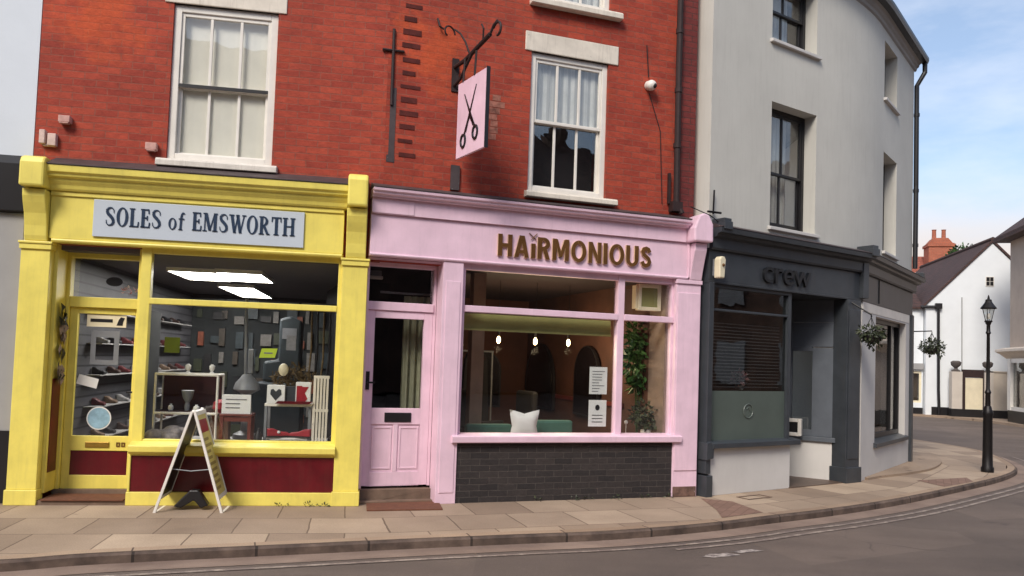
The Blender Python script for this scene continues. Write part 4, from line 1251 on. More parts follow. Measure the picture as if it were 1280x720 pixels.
m = MB().prism([(ex - .5, ey), (ex + sdx * 7.8, ey + sdy * 7.8), (2.2, 7.8), (.3, .4), (S0, .4)], 'z', 3.30, 3.34); m.build('light_block_floor', MT['black'], GB)  # black slab, unseen, added to block light between floors

# ================================================================== pale neighbour on the left
NB = thing('neighbour_building', 'white rendered building tinted with blue shade at the left end of the row', 'building', 'Y', (-4.6, .05, 0))
m = MB().wall(0, 4.60, .72, 7.4, .06, .3, [(1.2, 2.6, .95, 2.4), (.7, 1.6, 3.95, 5.5), (2.6, 3.5, 3.95, 5.5)]); m.box(0, .25, .31, 8, 0, 7.4)
m.build('wall', MT['pale'], NB)
MB().wall(0, 4.56, .72, 2.9, .05, .058, [(1.2, 2.6, .95, 2.4)]).build('lower_wall', MT['midgrey'], NB)
MB().box(0, 4.57, .03, .3, 0, .718).build('plinth', MT['dark'], NB)
MB().prism([(.058, 2.91), (-.02, 2.93), (-.04, 3.4), (.058, 3.5)], 'x', 0, 4.585).build('fascia', MT['dark'], NB)
for a, b, z0, z1 in ((1.2, 2.6, .95, 2.4), (.7, 1.6, 3.95, 5.5), (2.6, 3.5, 3.95, 5.5)):
    wf = MB().frame(a, b, z0, z1, .07, .12, .2).build('window', MT['white'], NB, .005)
    MB().box(a + .07, b - .07, .15, .156, z0 + .07, z1 - .07).build('pane', MT['glass_dark'], wf)
    MB().box(a, b, .5, .52, z0, z1).build('blind', MT['backgrey'], wf)
MB().prism([(-.1, 7.4), (-.1, 7.48), (4.0, 10.2), (8.1, 7.48), (8.1, 7.4)], 'x', -.05, 4.59).build('roof', MT['slate'], NB)

# ================================================================== houses beyond the corner
GH = thing('gable_house', 'white rendered house with steep gable and brown tiled roof', 'house', 'W')
PK = (1.86, 6.86)
EL, ER = (-.52, 4.36), (4.25, 4.36)
m = MB()
m.prism([(-.52, 0), (-.52, 4.36), (1.86, 6.84), (4.24, 4.36), (4.24, 0)], 'y', 0, 9.0)
m.build('wall', MT['farwhite'], GH)
def slope(side):
    mm = MB()
    e = -.66 if side < 0 else 4.38
    mm.prism([(e, 4.24), (e, 4.34), (1.86, 6.99), (1.86, 6.87)], 'y', -.06, 9.1)
    return mm
mm = slope(-1); rf = mm.build('roof', MT['tile'], GH)
slope(1).build('roof', MT['tile'], GH)
MB().tube([(1.86, -.05, 7.0), (1.86, 9.05, 7.0)], .09, 8).build('ridge', MT['tile'], rf)
m = MB().box(1.62, 1.92, -.02, .05, 5.13, 5.52); wf = m.build('window', MT['white'], GH)
m = MB()
for i in (0, 1):
    for j in (0, 1):
        m.box(1.645 + i * .135, 1.76 + i * .135, -.028, -.02, 5.16 + j * .175, 5.315 + j * .175)
m.build('pane', MT['dark'], wf)
m = MB().tube([(-.75, -.08, 4.27), (-.12, -.08, 4.29), (-.10, -.08, 4.1), (-.07, -.08, 1.0), (-.04, -.1, .02)], .055, 8); m.box(-.22, .02, -.16, -.02, 4.2, 4.42); m.build('downpipe', MT['dark'], GH)
MB().tube([(.765, -.03, 4.68), (.785, -.03, 1.85)], .018, 6).build('cable', MT['midgrey'], GH)
MB().box(-.3, 4.2, -.03, -.002, 0, .32).build('plinth', MT['dark'], GH)
# white wing left of the gable
WH = thing('white_cottage', 'white fronted cottage with small shop window behind the grey corner', 'house', 'W', (-4.6, .25, 0))
m = MB().wall(0, 4.05, 0, 4.2, 0, .3, [(3.86, 4.0, .5, 1.95)] if False else [(2.9, 4.0, .45, 1.7)]); m.build('wall', MT['farwhite'], WH)
wf = MB().frame(2.9, 4.0, .45, 1.7, .08, .02, .12).build('window', MT['cream'], WH)
MB().box(2.98, 3.92, .06, .066, .53, 1.62).build('pane', MT['glass_dark'], wf)
MB().box(2.95, 3.95, .28, .3, .45, 1.7).build('blind', MT['tan'], wf)
MB().box(2.7, 4.04, -.12, 0, 1.78, 2.02).build('fascia', MT['midgrey'], WH)
MB().box(0, 4.05, -.02, 0, 0, .25).build('plinth', MT['dark'], WH)
MB().prism([(-.15, 4.2), (-.15, 4.28), (3.2, 6.2), (6.5, 4.28), (6.5, 4.2)], 'x', 0, 4.0).build('roof', MT['tile'], WH)
# garden wall, gate
GW = thing('garden_wall', 'beige rendered garden wall with urn-topped piers beside white gable', 'wall', 'W', (0, -.6, 0))
m = MB().box(1.72, 2.9, .04, .25, .28, 1.76); m.box(1.72, 2.9, .0, .29, 1.76, 1.80); m.build('wall', MT['cream'] if False else paint('beige_render', (196, 184, 168), .85, .06, 2, .2), GW)
for a, b in ((.25, .62), (1.40, 1.72)):
    p = MB().box(a, b, 0, .33, .30, 1.74).build('pier', paint('pier_render', (200, 190, 178), .85, .06, 2, .2), GW)
    c_ = (a + b) / 2
    u = MB().lathe([(.16, 0), (.17, .04), (.07, .09), (.06, .14), (.17, .24), (.19, .36), (.15, .40), (.10, .42)], (c_, .16, 1.74), 12)
    u.build('urn', MT['midgrey'] if False else paint('dark_stone_urn', (92, 84, 80), .9, .1, 8, .2), p, smooth=True)
MB().box(.24, 2.9, -.03, .35, 0, .30).build('plinth', MT['dark'], GW)
GT = thing('garden_gate', 'dark framed doorway with cream gate leaf between urn-topped piers', 'gate', 'W', (0, -.6, 0))
m = MB().box(.64, .74, .05, .2, 0, 1.83); m.box(.74, 1.39, .05, .2, 1.52, 1.83); m.box(1.36, 1.395, .05, .2, 0, 1.52); m.build('frame', MT['teak'] if False else MT['rustiron'], GT)
MB().box(.75, 1.36, .07, .13, .06, 1.51).build('leaf', paint('cream_gate', (226, 214, 184), .5, .05, 4, .05), GT)
# beige shop at the right edge
RB = thing('beige_shop', 'beige building with white shopfront at the right edge', 'shop', 'R')
beige = paint('beige_wall', (176, 160, 146), .85, .05, 2, .2)
m = MB().box(0, 8, .0, 5, 2.55, 6.55); m.build('wall', beige, RB)
MB().box(0, 8, 0.02, 5, 0, 2.55).build('lower_wall', beige, RB)
MB().prism([(-.45, 6.5), (-.45, 6.66), (2.5, 9.0), (5.3, 6.6), (5.3, 6.5)], 'x', -.35, 8.2).build('roof', MT['tile'], RB)
MB().prism([(.02, 2.25), (-.2, 2.42), (-.36, 2.50), (-.36, 2.58), (0.0, 2.66), (.02, 2.66)], 'x', -.4, 8).build('cornice', paint('cream_cornice', (214, 200, 184), .6, .05, 4, .1), RB)
m = MB().box(0, 8, -.06, .0, 0, .42); m.build('plinth', MT['dark'], RB)
m = MB().box(.12, .42, -.12, .015, .42, 2.25); m.box(.42, 4, -.1, .015, .42, .55); m.box(1.9, 2.1, -.1, .015, .55, 2.25); m.box(.42, 4, -.1, .015, 2.1, 2.25); sw = m.build('shop_window', MT['white'], RB)
MB().box(.42, 4, -.02, -.005, .55, 2.1).build('pane', MT['glass_dark'], sw)
# chimney house
CH = thing('chimney_house', 'distant house with red tiled roof and big orange brick chimney', 'house', 'O', (23.9, 43, 0), rz=R(-14))
m = MB().box(-3.5, 2.6, 0, 6, 0, 5.0); m.build('wall', MT['white'], CH)
m = MB().prism([(-.3, 4.9), (-.3, 5.0), (3, 8.5), (6.3, 5.0), (6.3, 4.9)], 'x', -3.6, 2.7); rf = m.build('roof', MT['redtile'], CH)
m = MB().box(-.72, .6, 1.3, 2.4, 5.8, 9.05); m.box(-.78, .66, 1.24, 2.46, 8.85, 9.0); m.prism([(-.7, 9.05), (.55, 9.05), (.3, 9.35), (-.45, 9.35)], 'y', 1.4, 2.3)
ck = m.build('chimney', MT['far_brick'], CH)
for x in (-.32, .18):
    MB().lathe([(.14, 0), (.12, .1), (.11, .5), (.14, .55)], (x, 1.85, 9.33), 10).build('chimney_pot', MT['far_brick'], CH)
LH = thing('parapet_house', 'low house with pale gable parapet in front of the orange chimney', 'house', 'O', (21.45, 39, 0), rz=R(-14))
m = MB().prism([(-3.0, 0), (-3.0, 5.0), (-1.0, 6.85), (.62, 6.95), (.62, 0)], 'y', .2, 2.4); m.build('wall', MT['stone'], LH)
m = MB().tube([(.0, .1, 6.95), (.45, .1, 7.6), (.95, .1, 7.75)], .07, 6); m.build('verge', MT['white'], LH)
m = MB().prism([(-.1, 6.5), (.5, 7.55), (2.3, 7.7), (2.3, 6.0)], 'y', .25, 2.2); m.build('roof', MT['tile'], LH)

# terrace over the road, behind the viewer: mirrored in the shop glass
TR = MB()
TR.prism([(-12.9, 0), (-13, 9.8), (-16.5, 14.0), (-20, 9.8), (-20, 0)], 'x', -26, 30)
TR.prism([(24, 0), (24.1, 7.2), (28, 10.6), (32, 7.2), (32, 0)], 'y', -12.5, 12)  # second unseen row, on the right, put in for the glass reflections
for k in range(11):
    TR.mat(1); x = -20 + k * 4.2
    TR.box(x, x + 1.1, -13.0, -12.96, 1.0, 2.5); TR.box(x, x + 1.1, -13.0, -12.96, 4.0, 5.4); TR.box(x + 1.9, x + 2.8, -13.0, -12.96, 0.1, 2.1)
    TR.box(23.94, 24.0, -12 + k * 2.4, -10.9 + k * 2.4, 1.0, 2.6); TR.box(23.96, 24.02, -12 + k * 2.4, -11 + k * 2.4, 4.0, 5.4)
    TR.mat(0)
    TR.box(x + 1.2, x + 2.0, -17, -16, 12.8, 14.6)
struct('terrace_row', TR, [paint('dark_brick', (92, 70, 60), .9, .25, 1.5, .2), MT['greymetal']])  # brick kept dark so its reflection in the glass stays dark
# ================================================================== street things
def leaves(mb, c, rad, n, size, sq=(1, 1, 1), droop=0.0, hollow=0.35):
    for _ in range(n):
        while True:
            p = Vector((random.uniform(-1, 1), random.uniform(-1, 1), random.uniform(-1, 1)))
            if hollow < p.length < 1: break
        q = Vector((c[0] + p.x * rad * sq[0], c[1] + p.y * rad * sq[1], c[2] + p.z * rad * sq[2]))
        d_ = (p + Vector((random.uniform(-.6, .6), random.uniform(-.6, .6), random.uniform(-.4, .6) - droop))).normalized()
        w = d_.cross(Vector((random.random() - .5, random.random() - .5, random.random()))).normalized()
        s_ = size * random.uniform(.6, 1.3)
        up = d_.cross(w) * s_ * .15
        mb.poly([q, q + d_ * s_ * .45 + w * s_ * .28 + up, q + d_ * s_, q + d_ * s_ * .45 - w * s_ * .28 + up])
    return mb

# hanging sign
HS = thing('hanging_sign', 'pale pink hanging sign with black scissors on scrolled iron bracket', 'sign', 'P', (0.762, 0.0, 3.785))
pa, pb = Vector((0.0, -.10, 0)), Vector((.128, -.75, 0))
pd = (pb - pa).normalized(); pn = Vector((pd.y, -pd.x, 0))      # face towards the viewer's left
if pn.x > 0: pn = -pn
def sg(x, y, z): return tuple(pa + pd * x + pn * y + Vector((0, 0, z)))
def sgm(m):
    m.v = [sg(*p) for p in m.v]; return m
BW = .662
sgm(MB().box(0, BW, -.028, .0, 0, .835)).build('board', MT['pink'], HS, .004)
sgm(MB().box(BW, BW + .012, -.034, .006, -.008, .843)).build('edge_strip', MT['dark'], HS)
m = MB()
def blade(x0, z0, x1, z1, w0, w1):
    dx, dz = x1 - x0, z1 - z0; l = math.hypot(dx, dz); nx, nz = -dz / l, dx / l
    m.prism([(x0 - nx * w0, z0 - nz * w0), (x1 - nx * w1, z1 - nz * w1), (x1 + nx * w1, z1 + nz * w1), (x0 + nx * w0, z0 + nz * w0)], 'y', .002, .006)
blade(.40, .30, .17, .68, .022, .006); blade(.22, .26, .44, .72, .022, .006)
blade(.31, .43, .20, .24, .02, .018); blade(.30, .43, .43, .27, .02, .018)
for xc, zc in ((.175, .165), (.45, .20)):
    pts = [(xc + .052 * math.cos(a) , .005, zc + .07 * math.sin(a)) for a in [2 * math.pi * i / 14 for i in range(15)]]
    m.tube(pts, .014, 6, False)
sgm(m).build('scissors', MT['crew'], HS)
m = MB()
m.tube([(-.0, .10, 1.10), (.05, -.15, 1.10), (.08, -.40, 1.12), (.13, -.80, 1.16)], .024, 8)
m.tube([(.0, .10, .88), (.03, -.06, .92), (.05, -.22, 1.02), (.07, -.34, 1.1)], .018, 8)
for t in (.18, .58): m.tube([(.128 * t, -.1 - .65 * t, .83), (.128 * t + .01, -.1 - .65 * t, 1.1)], .012, 6)
def scroll(c, r, a0, a1, ax, k=14):
    return [(c[0] + ax[0] * r * (1 - .5 * i / k) * math.cos(a0 + (a1 - a0) * i / k), c[1] + ax[1] * r * (1 - .5 * i / k) * math.cos(a0 + (a1 - a0) * i / k), c[2] + r * (1 - .5 * i / k) * math.sin(a0 + (a1 - a0) * i / k)) for i in range(k + 1)]
m.tube([(.06, -.30, 1.12), (.02, -.26, 1.26), (-.02, -.18, 1.38), (-.07, -.1, 1.45)], .011, 6)
m.tube(scroll((-.12, -.06, 1.42), .09, 0, 4.2, (.9, .45)), .010, 6)
m.tube(scroll((.17, -.92, 1.16), .10, 2.6, -1.6, (.2, -.95)), .013, 6)
m.tube([(.13, -.80, 1.16), (.15, -.86, 1.24), (.17, -.92, 1.265)], .014, 6)
m.tube([(.11, -.62, 1.15), (.10, -.66, 1.27), (.09, -.62, 1.33)], .010, 6)
m.tube([(-.22, .085, 1.62), (-.20, .05, 1.52), (-.15, .06, 1.50)], .012, 6)
m.box(-.03, .05, .085, .105, .82, 1.2)
m.build('bracket', MT['rustiron'], HS)
m = MB().box(-.0, .10, .07, .10, -.3, -.02); m.build('wall_plate', MT['lead'], HS)

# cctv dome, wall lamp, little boxes
o = thing('security_camera', 'small white dome camera on brick beside black downpipe', 'camera', 'P', (3.236, .09, 5.04))
MB().lathe([(.055, 0), (.06, .02), (.05, .05)], (0, 0, 0), 14).build('mount', MT['white'], o, smooth=True)
for ch in o.children: ch.rotation_euler = (R(90), 0, 0)
b_ = MB().ball((0, -.075, -.015), .065, 14).build('housing', MT['white'], o, smooth=True)
MB().ball((.02, -.115, -.03), .032, 10).build('lens', MT['dark'], o, smooth=True)
o = thing('bulkhead_light', 'cream bulkhead lamp on charcoal fascia beside pink bracket', 'lamp', 'G', (-.10, -.09, 2.70))
m = MB().prism([(-.035, 0), (.055, .0), (.075, .23), (.05, .27), (-.005, .27), (-.035, .23)], 'y', -.05, .05); m.build('cover', MT['cream'], o, .014)
MB().box(-.03, .04, .05, .075, .03, .24).build('back_plate', MT['greymetal'], o)
MB().ball((.02, -.055, .16), .02, 8).build('badge', MT['bronze'], o)
m = MB().tube([(0, 0, .0), (.0, -.01, .30)], .012, 6); m.tube([(-.1, .0, .02), (.1, -.04, .02)], .014, 6); m.tube([(-.35, .05, .05), (-.1, -.05, -.04), (.1, -.1, -.16)], .007, 5)
solo('cable_bracket', m, MT['iron'], 'thin upright iron bracket with loose cables above pink capital', 'bracket', 'G', (-.16, -.03, 3.50))
pinkbox = paint('pinkish_block', (206, 160, 148), .8, .1, 14, .2)
m = MB().box(-.055, .055, -.07, .012, -.035, .035); m.box(-.045, .045, -.075, -.02, -.05, -.036)
solo('alarm_box', m, pinkbox, 'small pinkish box alone high on brick near left end', 'box', 'Y', (.302, .09, 3.895), bevel=.006)
m = MB().box(-.075, -.02, -.06, .012, -.06, .08); m.box(.0, .08, -.05, .012, -.075, .05); m.box(-.05, .07, -.03, .012, -.08, -.062)
solo('junction_box', m, paint('pale_block', (220, 192, 180), .8, .12, 14, .2, chips=(120, 70, 60)), 'twin pale cable boxes just above the yellow capital', 'box', 'Y', (.15, .09, 3.69), bevel=.006)
m = MB().box(-.055, .055, -.06, .012, -.036, .04); m.box(-.04, .045, -.066, -.02, -.05, -.037)
solo('vent_box', m, pinkbox, 'small pinkish box beside the lower left of white sash window', 'box', 'Y', (1.142, .09, 3.68), bevel=.006)
# shed moss at the foot of walls
m = MB()
for fr, u, v_ in (('Y', 2.62, -.03), ('Y', 2.9, -.03), ('Y', 3.05, -.03), ('P', 1.9, -.0), ('P', 2.35, 0), ('P', 2.9, 0), ('P', 2.55, 0), ('P', 3.3, .0), ('P', 3.62, -.02)):
    q = wp(fr, u, v_, .012)
    leaves(m, (q.x, q.y, .012), .045, 26, .03, (1.5, .6, .6), 0, 0)
tag(m.build('weeds', MT['leaf3'], keep=True), 'tufts of weed along the foot of the shop walls', 'weeds', kind='stuff')

# sandwich board
A = thing('sandwich_board', 'white framed folding sandwich board on pavement before yellow shop', 'sign', 'O', (-3.10, 7.78, 0), rz=R(9))
HB, HF = 1.02, .30
for side, nm in ((-1, 'poster'), (1, 'poster')):
    def tilt(p, side=side):
        # local board coords: x along depth, y thickness, z up the board
        z = p[2]; return (side * (HF * (1 - z / HB) + .012) + side * p[1] * .96, p[0], z * .965)
    fm = MB().frame(-.02, .40, .0, HB, .028, -.012, .014, top=.04, bot=.0001)
    fm.box(.0, .38, -.012, .014, .13, .165)
    fm.v = [tilt(p) for p in fm.v]; pn_ = fm.build('panel', MT['white'], A, .003)
    bd = MB().box(.008, .372, -.004, .004, .165, .98); bd.v = [tilt(p) for p in bd.v]
    bd.build('board', MT['dark'] if side < 0 else paint('yellow_poster', (222, 204, 120), .5, .08, 6, 0), pn_)
    mk = MB()
    if side > 0:
        random.seed(3)
        for k in range(9):
            z = .22 + k * .062
            mk.box(.05, random.uniform(.2, .33), .0045, .0065, z, z + .028)
        mk.v = [tilt(p) for p in mk.v]; mk.build('printing', paint('olive_print', (158, 138, 76), .6, .1, 9, 0), pn_)
        mk = MB().box(.04, .34, .0045, .0065, .80, .93); mk.v = [tilt(p) for p in mk.v]; mk.build('heading', MT['red'], pn_)
m = MB().tube([(-.012, -.0, .985), (.012, 0, .985)], .016, 8); m.tube([(-.012, .36, .985), (.012, .36, .985)], .016, 8); m.build('hinge', MT['white'], A)
MB().tube([(-.19, .02, .42), (0, .02, .40), (.19, .02, .42)], .006, 5).build('stay', MT['greymetal'], A)
m = MB().prism([(-.17, .04), (-.02, .20), (.06, .20), (.16, .05), (.09, .02), (.02, .10), (-.1, .02)], 'y', .10, .2); m.build('weight', MT['dark'], A, .012)

# street lamp
LP = thing('street_lamp', 'black heritage street lamp with glass lantern on the kerb corner', 'lamp', 'O', (8.03, 13.25, 0))
m = MB()
m.lathe([(.115, 0), (.118, .07), (.098, .10), (.09, .35), (.084, .9), (.10, .96), (.10, 1.0), (.08, 1.04), (.06, 1.1)], n=16)
m.build('base', MT['iron'], LP, smooth=True)
m = MB().lathe([(.05, 1.08), (.045, 1.3), (.06, 1.33), (.036, 1.38), (.03, 2.3), (.05, 2.33), (.036, 2.36), (.034, 2.46), (.052, 2.49), (.06, 2.52)], n=14); m.build('post', MT['iron'], LP, smooth=True)
ln = MB()
for i in range(4):
    a = math.pi / 4 + i * math.pi / 2
    b = a + math.pi / 2
    ln.tube([(.05 * math.cos(a), .05 * math.sin(a), 2.52), (.105 * math.cos(a), .105 * math.sin(a), 2.74)], .007, 5)
ln.lathe([(.07, 2.51), (.07, 2.535), (.04, 2.54)], n=12)
lt = ln.build('lantern', MT['iron'], LP)
g = MB()
v = [(.05 * math.cos(math.pi / 4 + i * math.pi / 2), .05 * math.sin(math.pi / 4 + i * math.pi / 2), 2.54) for i in range(4)] + [(.10 * math.cos(math.pi / 4 + i * math.pi / 2), .10 * math.sin(math.pi / 4 + i * math.pi / 2), 2.735) for i in range(4)]
g.add(v, [(i, (i + 1) % 4, 4 + (i + 1) % 4, 4 + i) for i in range(4)]); g.build('glazing', MT['lantern'], lt)
MB().lathe([(.03, 2.56), (.04, 2.60), (.03, 2.66)], n=10).build('bulb', MT['white'], lt)
m = MB().lathe([(.14, 2.735), (.145, 2.75), (.07, 2.84), (.06, 2.86), (.055, 2.89), (.025, 2.90), (.018, 2.94), (.006, 2.97)], n=12); m.build('cap', MT['iron'], lt)

for ch in LP.children:
    for me_ in [ch] + list(ch.children):
        for vv in me_.data.vertices: vv.co.x *= .84; vv.co.y *= .84
# hanging baskets
def basket(name, label, fr, pos, rad, mats, arm, seed, rz=0.0):
    random.seed(seed)
    o = thing(name, label, 'basket', fr, pos, 'hanging baskets on the grey corner building', rz)
    b = MB().lathe([(rad * .25, -rad * .75), (rad * .7, -rad * .5), (rad * .92, -.02), (rad * .95, .0)], n=14); b.build('bowl', MT['dark'], o, smooth=True)
    l = leaves(MB(), (0, 0, .03), rad * 1.3, 420, rad * .40, (1.1, 1, .66), .5, .1); leaves(l, (rad * .5, 0, -.35 * rad), rad * .9, 70, rad * .4, (1, 1, 1.1), .8, .1); l.build('foliage', mats, o, keep=True)
    c_ = MB()
    for i in range(3):
        a = i * 2.1; c_.tube([(rad * .9 * math.cos(a), rad * .9 * math.sin(a), 0), (0, 0, rad * 1.9)], .006, 4)
    c_.tube([(0, 0, rad * 1.9), (0, 0, rad * 2.15), arm], .012, 5); c_.build('bracket', MT['iron'], o)
    return o
basket('hanging_basket', 'sparse hanging basket left of the tall window showing a painted brown reflection', 'G2', (-.30, -.20, 2.12), .14, MT['leaf3'], (0, .3, .5), 4)
basket('hanging_basket', 'dark hanging basket seen against the white gable', 'O', (8.28, 15.5, 2.12), .155, MT['leaf3'], (-.55, .1, .30), 5)

# tree behind the gable ridge
random.seed(11)
T = thing('tree', 'dark green treetop showing over the white gable ridge', 'tree', 'O', (21.6, 37.5, 0))
MB().tube([(0, 0, 0), (.05, 0, 3.5), (0, .1, 7.0)], [.22, .16, .06], 8).build('trunk', MT['trunk'], T)
m = MB()
for k in range(9):
    leaves(m, (random.uniform(-.75, .75), random.uniform(-.9, .9), random.uniform(6.6, 7.55)), .5, 130, .2, (1, 1, .8), 0, .1)
m.build('crown', MT['leaf'], T, keep=True)

# mats
m = MB().prism([(-1.52, 8.64), (-.76, 8.86), (-.66, 8.34), (-1.42, 8.14)], 'z', .001, .014)
solo('doormat', m, MT['mat'], 'reddish brown mat on the pavement at the pink door', 'doormat', 'O')
m = MB().box(.31, 1.08, -.02, .34, .046, .058)
solo('coir_mat', m, MT['mat'], 'ribbed brown mat on the step of the yellow door', 'doormat', 'Y')
m = MB().frame(-.22, .22, -.1, .1, .02, 0, .004); m.v = [(p[0], p[2], p[1] + .003) for p in m.v]
solo('access_cover', m, MT['kerbdark'] if 'kerbdark' in MT else MT['threshold'], 'rectangular cover frame set in pavement before the grey shop', 'cover', 'G', (.42, -.28, .001))

# ================================================================== inside the yellow shop
for k, (u0, u1, v0, v1, lab) in enumerate(((1.03, 1.56, 1.40, 2.52, 'nearest left of three glowing square panels on the yellow shop ceiling'), (1.60, 2.12, 1.30, 2.42, 'nearest right of three glowing square panels on the yellow shop ceiling'), (1.21, 1.70, 3.5, 5.6, 'farthest of three glowing panels on the yellow shop ceiling'))):
    o = thing('ceiling_light', lab, 'ceiling light', 'Y', (u0, v0, 2.50), 'lit panels on the shop ceiling')
    MB().frame(-.015, u1 - u0 + .015, -.015, v1 - v0 + .015, .015, .02, .069).build('rim', MT['white'], o)
    for ch in o.children:
        for vv in ch.data.vertices: vv.co = (vv.co.x, vv.co.z, vv.co.y)
    MB().box(0, u1 - u0, 0, v1 - v0, .03, .05).build('diffuser', MT['panel_glow'], o)
YZ = .60
def item(name, label, cat, u, v, z, mb, mats, fr='Y', group=None, rz=0.0, bevel=0.0, smooth=False):
    return solo(name, mb, mats, label, cat, fr, (u, v, z), group, rz, bevel, smooth)
# white wire display frame with trinkets
o = thing('display_frame', 'white open display frame on legs at left of yellow shop window', 'display', 'Y', (1.52, .5, .60))
m = MB()
for x in (-.32, .32):
    for y in (-.02, .3):
        m.tube([(x, y, 0), (x, y, .73)], .014, 6)
for y in (-.02, .3):
    for z in (.30, .72): m.tube([(-.32, y, z), (.32, y, z)], .015, 6)
for x in (-.32, .32):
    for z in (.30, .72): m.tube([(x, -.02, z), (x, .3, z)], .013, 6)
m.build('frame', MT['white'], o)
m = MB().box(-.31, .31, -.01, .3, .305, .32); m.box(-.31, .31, .28, .3, .32, .71); m.build('shelf_board', paint('dark_red_lining', (58, 20, 24), .8, .2, 6, 0), o)
random.seed(5)
def pot(h, r, n=12): return MB().lathe([(r * .7, 0), (r, h * .3), (r * .85, h * .7), (r * .4, h * .85), (r * .45, h)], n=n)
item('ornament', 'small white jar at the left on the display frame shelf', 'ornament', 1.35, .56, .921, pot(.075, .03), MT['paper'], smooth=True)
item('ornament', 'small white jar at the right on the display frame shelf', 'ornament', 1.62, .54, .921, pot(.07, .036), MT['paper'], smooth=True)
m = MB().lathe([(.025, 0), (.03, .05), (.02, .09), (.05, .14), (.07, .22), (.055, .225)], n=14)
item('goblet', 'grey goblet in the middle of the display frame shelf', 'goblet', 1.51, .60, .921, m, MT['greymetal'], smooth=True)
item('ornament', 'white knob ornament on top of the display frame, left one', 'ornament', 1.50, .60, 1.336, MB().lathe([(.03, 0), (.012, .02), (.03, .05), (.03, .08), (.01, .1)], n=12), MT['paper'], smooth=True)
item('ornament', 'white knob ornament on top of the display frame, right one', 'ornament', 1.75, .60, 1.336, MB().lathe([(.03, 0), (.012, .02), (.03, .05), (.03, .08), (.01, .1)], n=12), MT['paper'], smooth=True)
m = MB()
for k in range(7): m.ball((random.uniform(-.14, .14), random.uniform(-.05, .05), random.uniform(.05, .12)), random.uniform(.05, .09), 10, (1.2, 1, .8))
item('slipper_pile', 'soft grey slippers heaped under the display frame', 'slippers', 1.38, .42, .60, m, paint('grey_fleece', (150, 142, 142), .95, .2, 20, .5), smooth=True)
# red stool, notice, grey lamp
o = thing('stool', 'red-brown wooden stool in the middle of the yellow shop window', 'stool', 'Y', (2.06, .5, .60))
m = MB().box(-.17, .17, -.12, .16, .285, .31); m.build('seat', MT['teak'], o, .006)
for x in (-.145, .145):
    for y in (-.1, .14): MB().box(x - .017, x + .017, y - .015, y + .015, 0, .284).build('leg', MT['teak'], o)
MB().box(-.15, .15, -.105, -.085, .23, .28).build('apron', MT['teak'], o)
m = MB().prism([(0, 0), (.0, .205), (.012, .207), (.07, 0)], 'x', -.15, .15)
o = item('notice_stand', 'white folded notice standing on the red-brown stool', 'notice', 2.055, .42, .912, m, MT['paper'])
q = MB()
for k in range(3): q.box(-.11, random.uniform(.02, .11), -.004, -.001, .06 + k * .045, .07 + k * .045)
q.build('printing', MT['ink'], o)
o = thing('polishing_machine', 'grey hooded machine with tall pole behind the notice', 'machine', 'Y', (2.09, .85, .60))
MB().lathe([(.13, 0), (.13, .05), (.05, .09), (.045, .5), (.15, .56), (.13, .63), (.07, .70), (.05, .73)], n=16).build('hood', MT['greymetal'], o, smooth=True)
MB().tube([(-.02, 0, .72), (-.05, 0, 1.6)], .018, 8).build('pole', MT['greymetal'], o)
MB().box(-.0, .06, -.03, .03, .74, 1.02).build('motor', MT['greymetal'], o, .01)
# cards, cartons, bag
o = item('price_card', 'lime price card hung in the middle of yellow shop window', 'card', 2.375, .3, 1.53, MB().prism([(-.09, 0), (.075, .005), (.10, .105), (-.065, .10)], 'y', 0, .004), MT['lime'])
MB().box(-.04, .05, -.003, 0, .045, .06).build('printing', MT['ink'], o)
o = item('price_card', 'dull green card at the left edge of yellow shop window', 'card', 1.32, .6, 1.55, MB().box(-.08, .08, 0, .004, 0, .17), paint('olive_card', (128, 146, 52), .7, .1, 9, 0))
o = thing('shoe_rack', 'white slatted two-tier rack at right of yellow shop window', 'rack', 'Y', (2.63, .48, .60))
m = MB()
for x in (-.27, .20):
    for y in (0, .28): m.box(x - .014, x + .014, y - .014, y + .014, 0, .42)
m.build('leg', MT['greymetal'], o)
m = MB().box(-.285, .215, -.02, .3, .40, .43); m.box(-.27, .2, 0, .28, .04, .055); m.build('shelf', MT['white'], o, .003)
m = MB()
for k in range(5): m.box(.235 + k * .034, .258 + k * .034, -.03, -.015, .02, .74)
m.box(.23, .40, -.028, .02, .72, .75); m.box(.23, .40, -.028, .0, .35, .38); m.box(.23, .25, -.02, .3, 0, .72); m.build('slatted_side', MT['stone'], o)
m = MB().lathe([(.05, 0), (.09, .05), (.08, .12), (.03, .15)], n=12)
item('purse', 'rounded red purse beside the right leg of the display frame', 'purse', 1.86, .62, .90, m, MT['red'], smooth=True)
item('box', 'brown shoe box under the red purse', 'box', 1.86, .62, .60, MB().box(-.1, .1, -.06, .1, 0, .299), paint('brown_card', (104, 74, 56), .8, .1, 9, .1), bevel=.004)
item('hanging_card', 'white hanging sheet high at right of yellow shop window', 'card', 2.62, .25, 1.62, MB().box(-.05, .05, 0, .003, 0, .16), MT['ink'])
item('tall_boot', 'tall dark boot standing at the far right of the window deck', 'boot', 3.16, .6, .60, MB().prism([(-.13, 0), (-.13, .05), (-.03, .12), (-.02, .48), (.09, .48), (.08, .0)], 'y', -.05, .05), MT['dark'], bevel=.02)
def carton(label, u, v, z, w, h, mat_, mark=None, rz=0):
    o = item('carton', label, 'carton', u, v, z, MB().box(-w / 2, w / 2, 0, w * .6, 0, h), mat_, rz=rz, bevel=.003)
    if mark: mark.build('print', mark.mm, o)
hm = MB(); hm.prism([(0, .03), (.06, .10), (.055, .15), (.03, .16), (0, .13), (-.03, .16), (-.055, .15), (-.06, .10)], 'y', -.004, -.001); hm.mm = MT['charcoal']
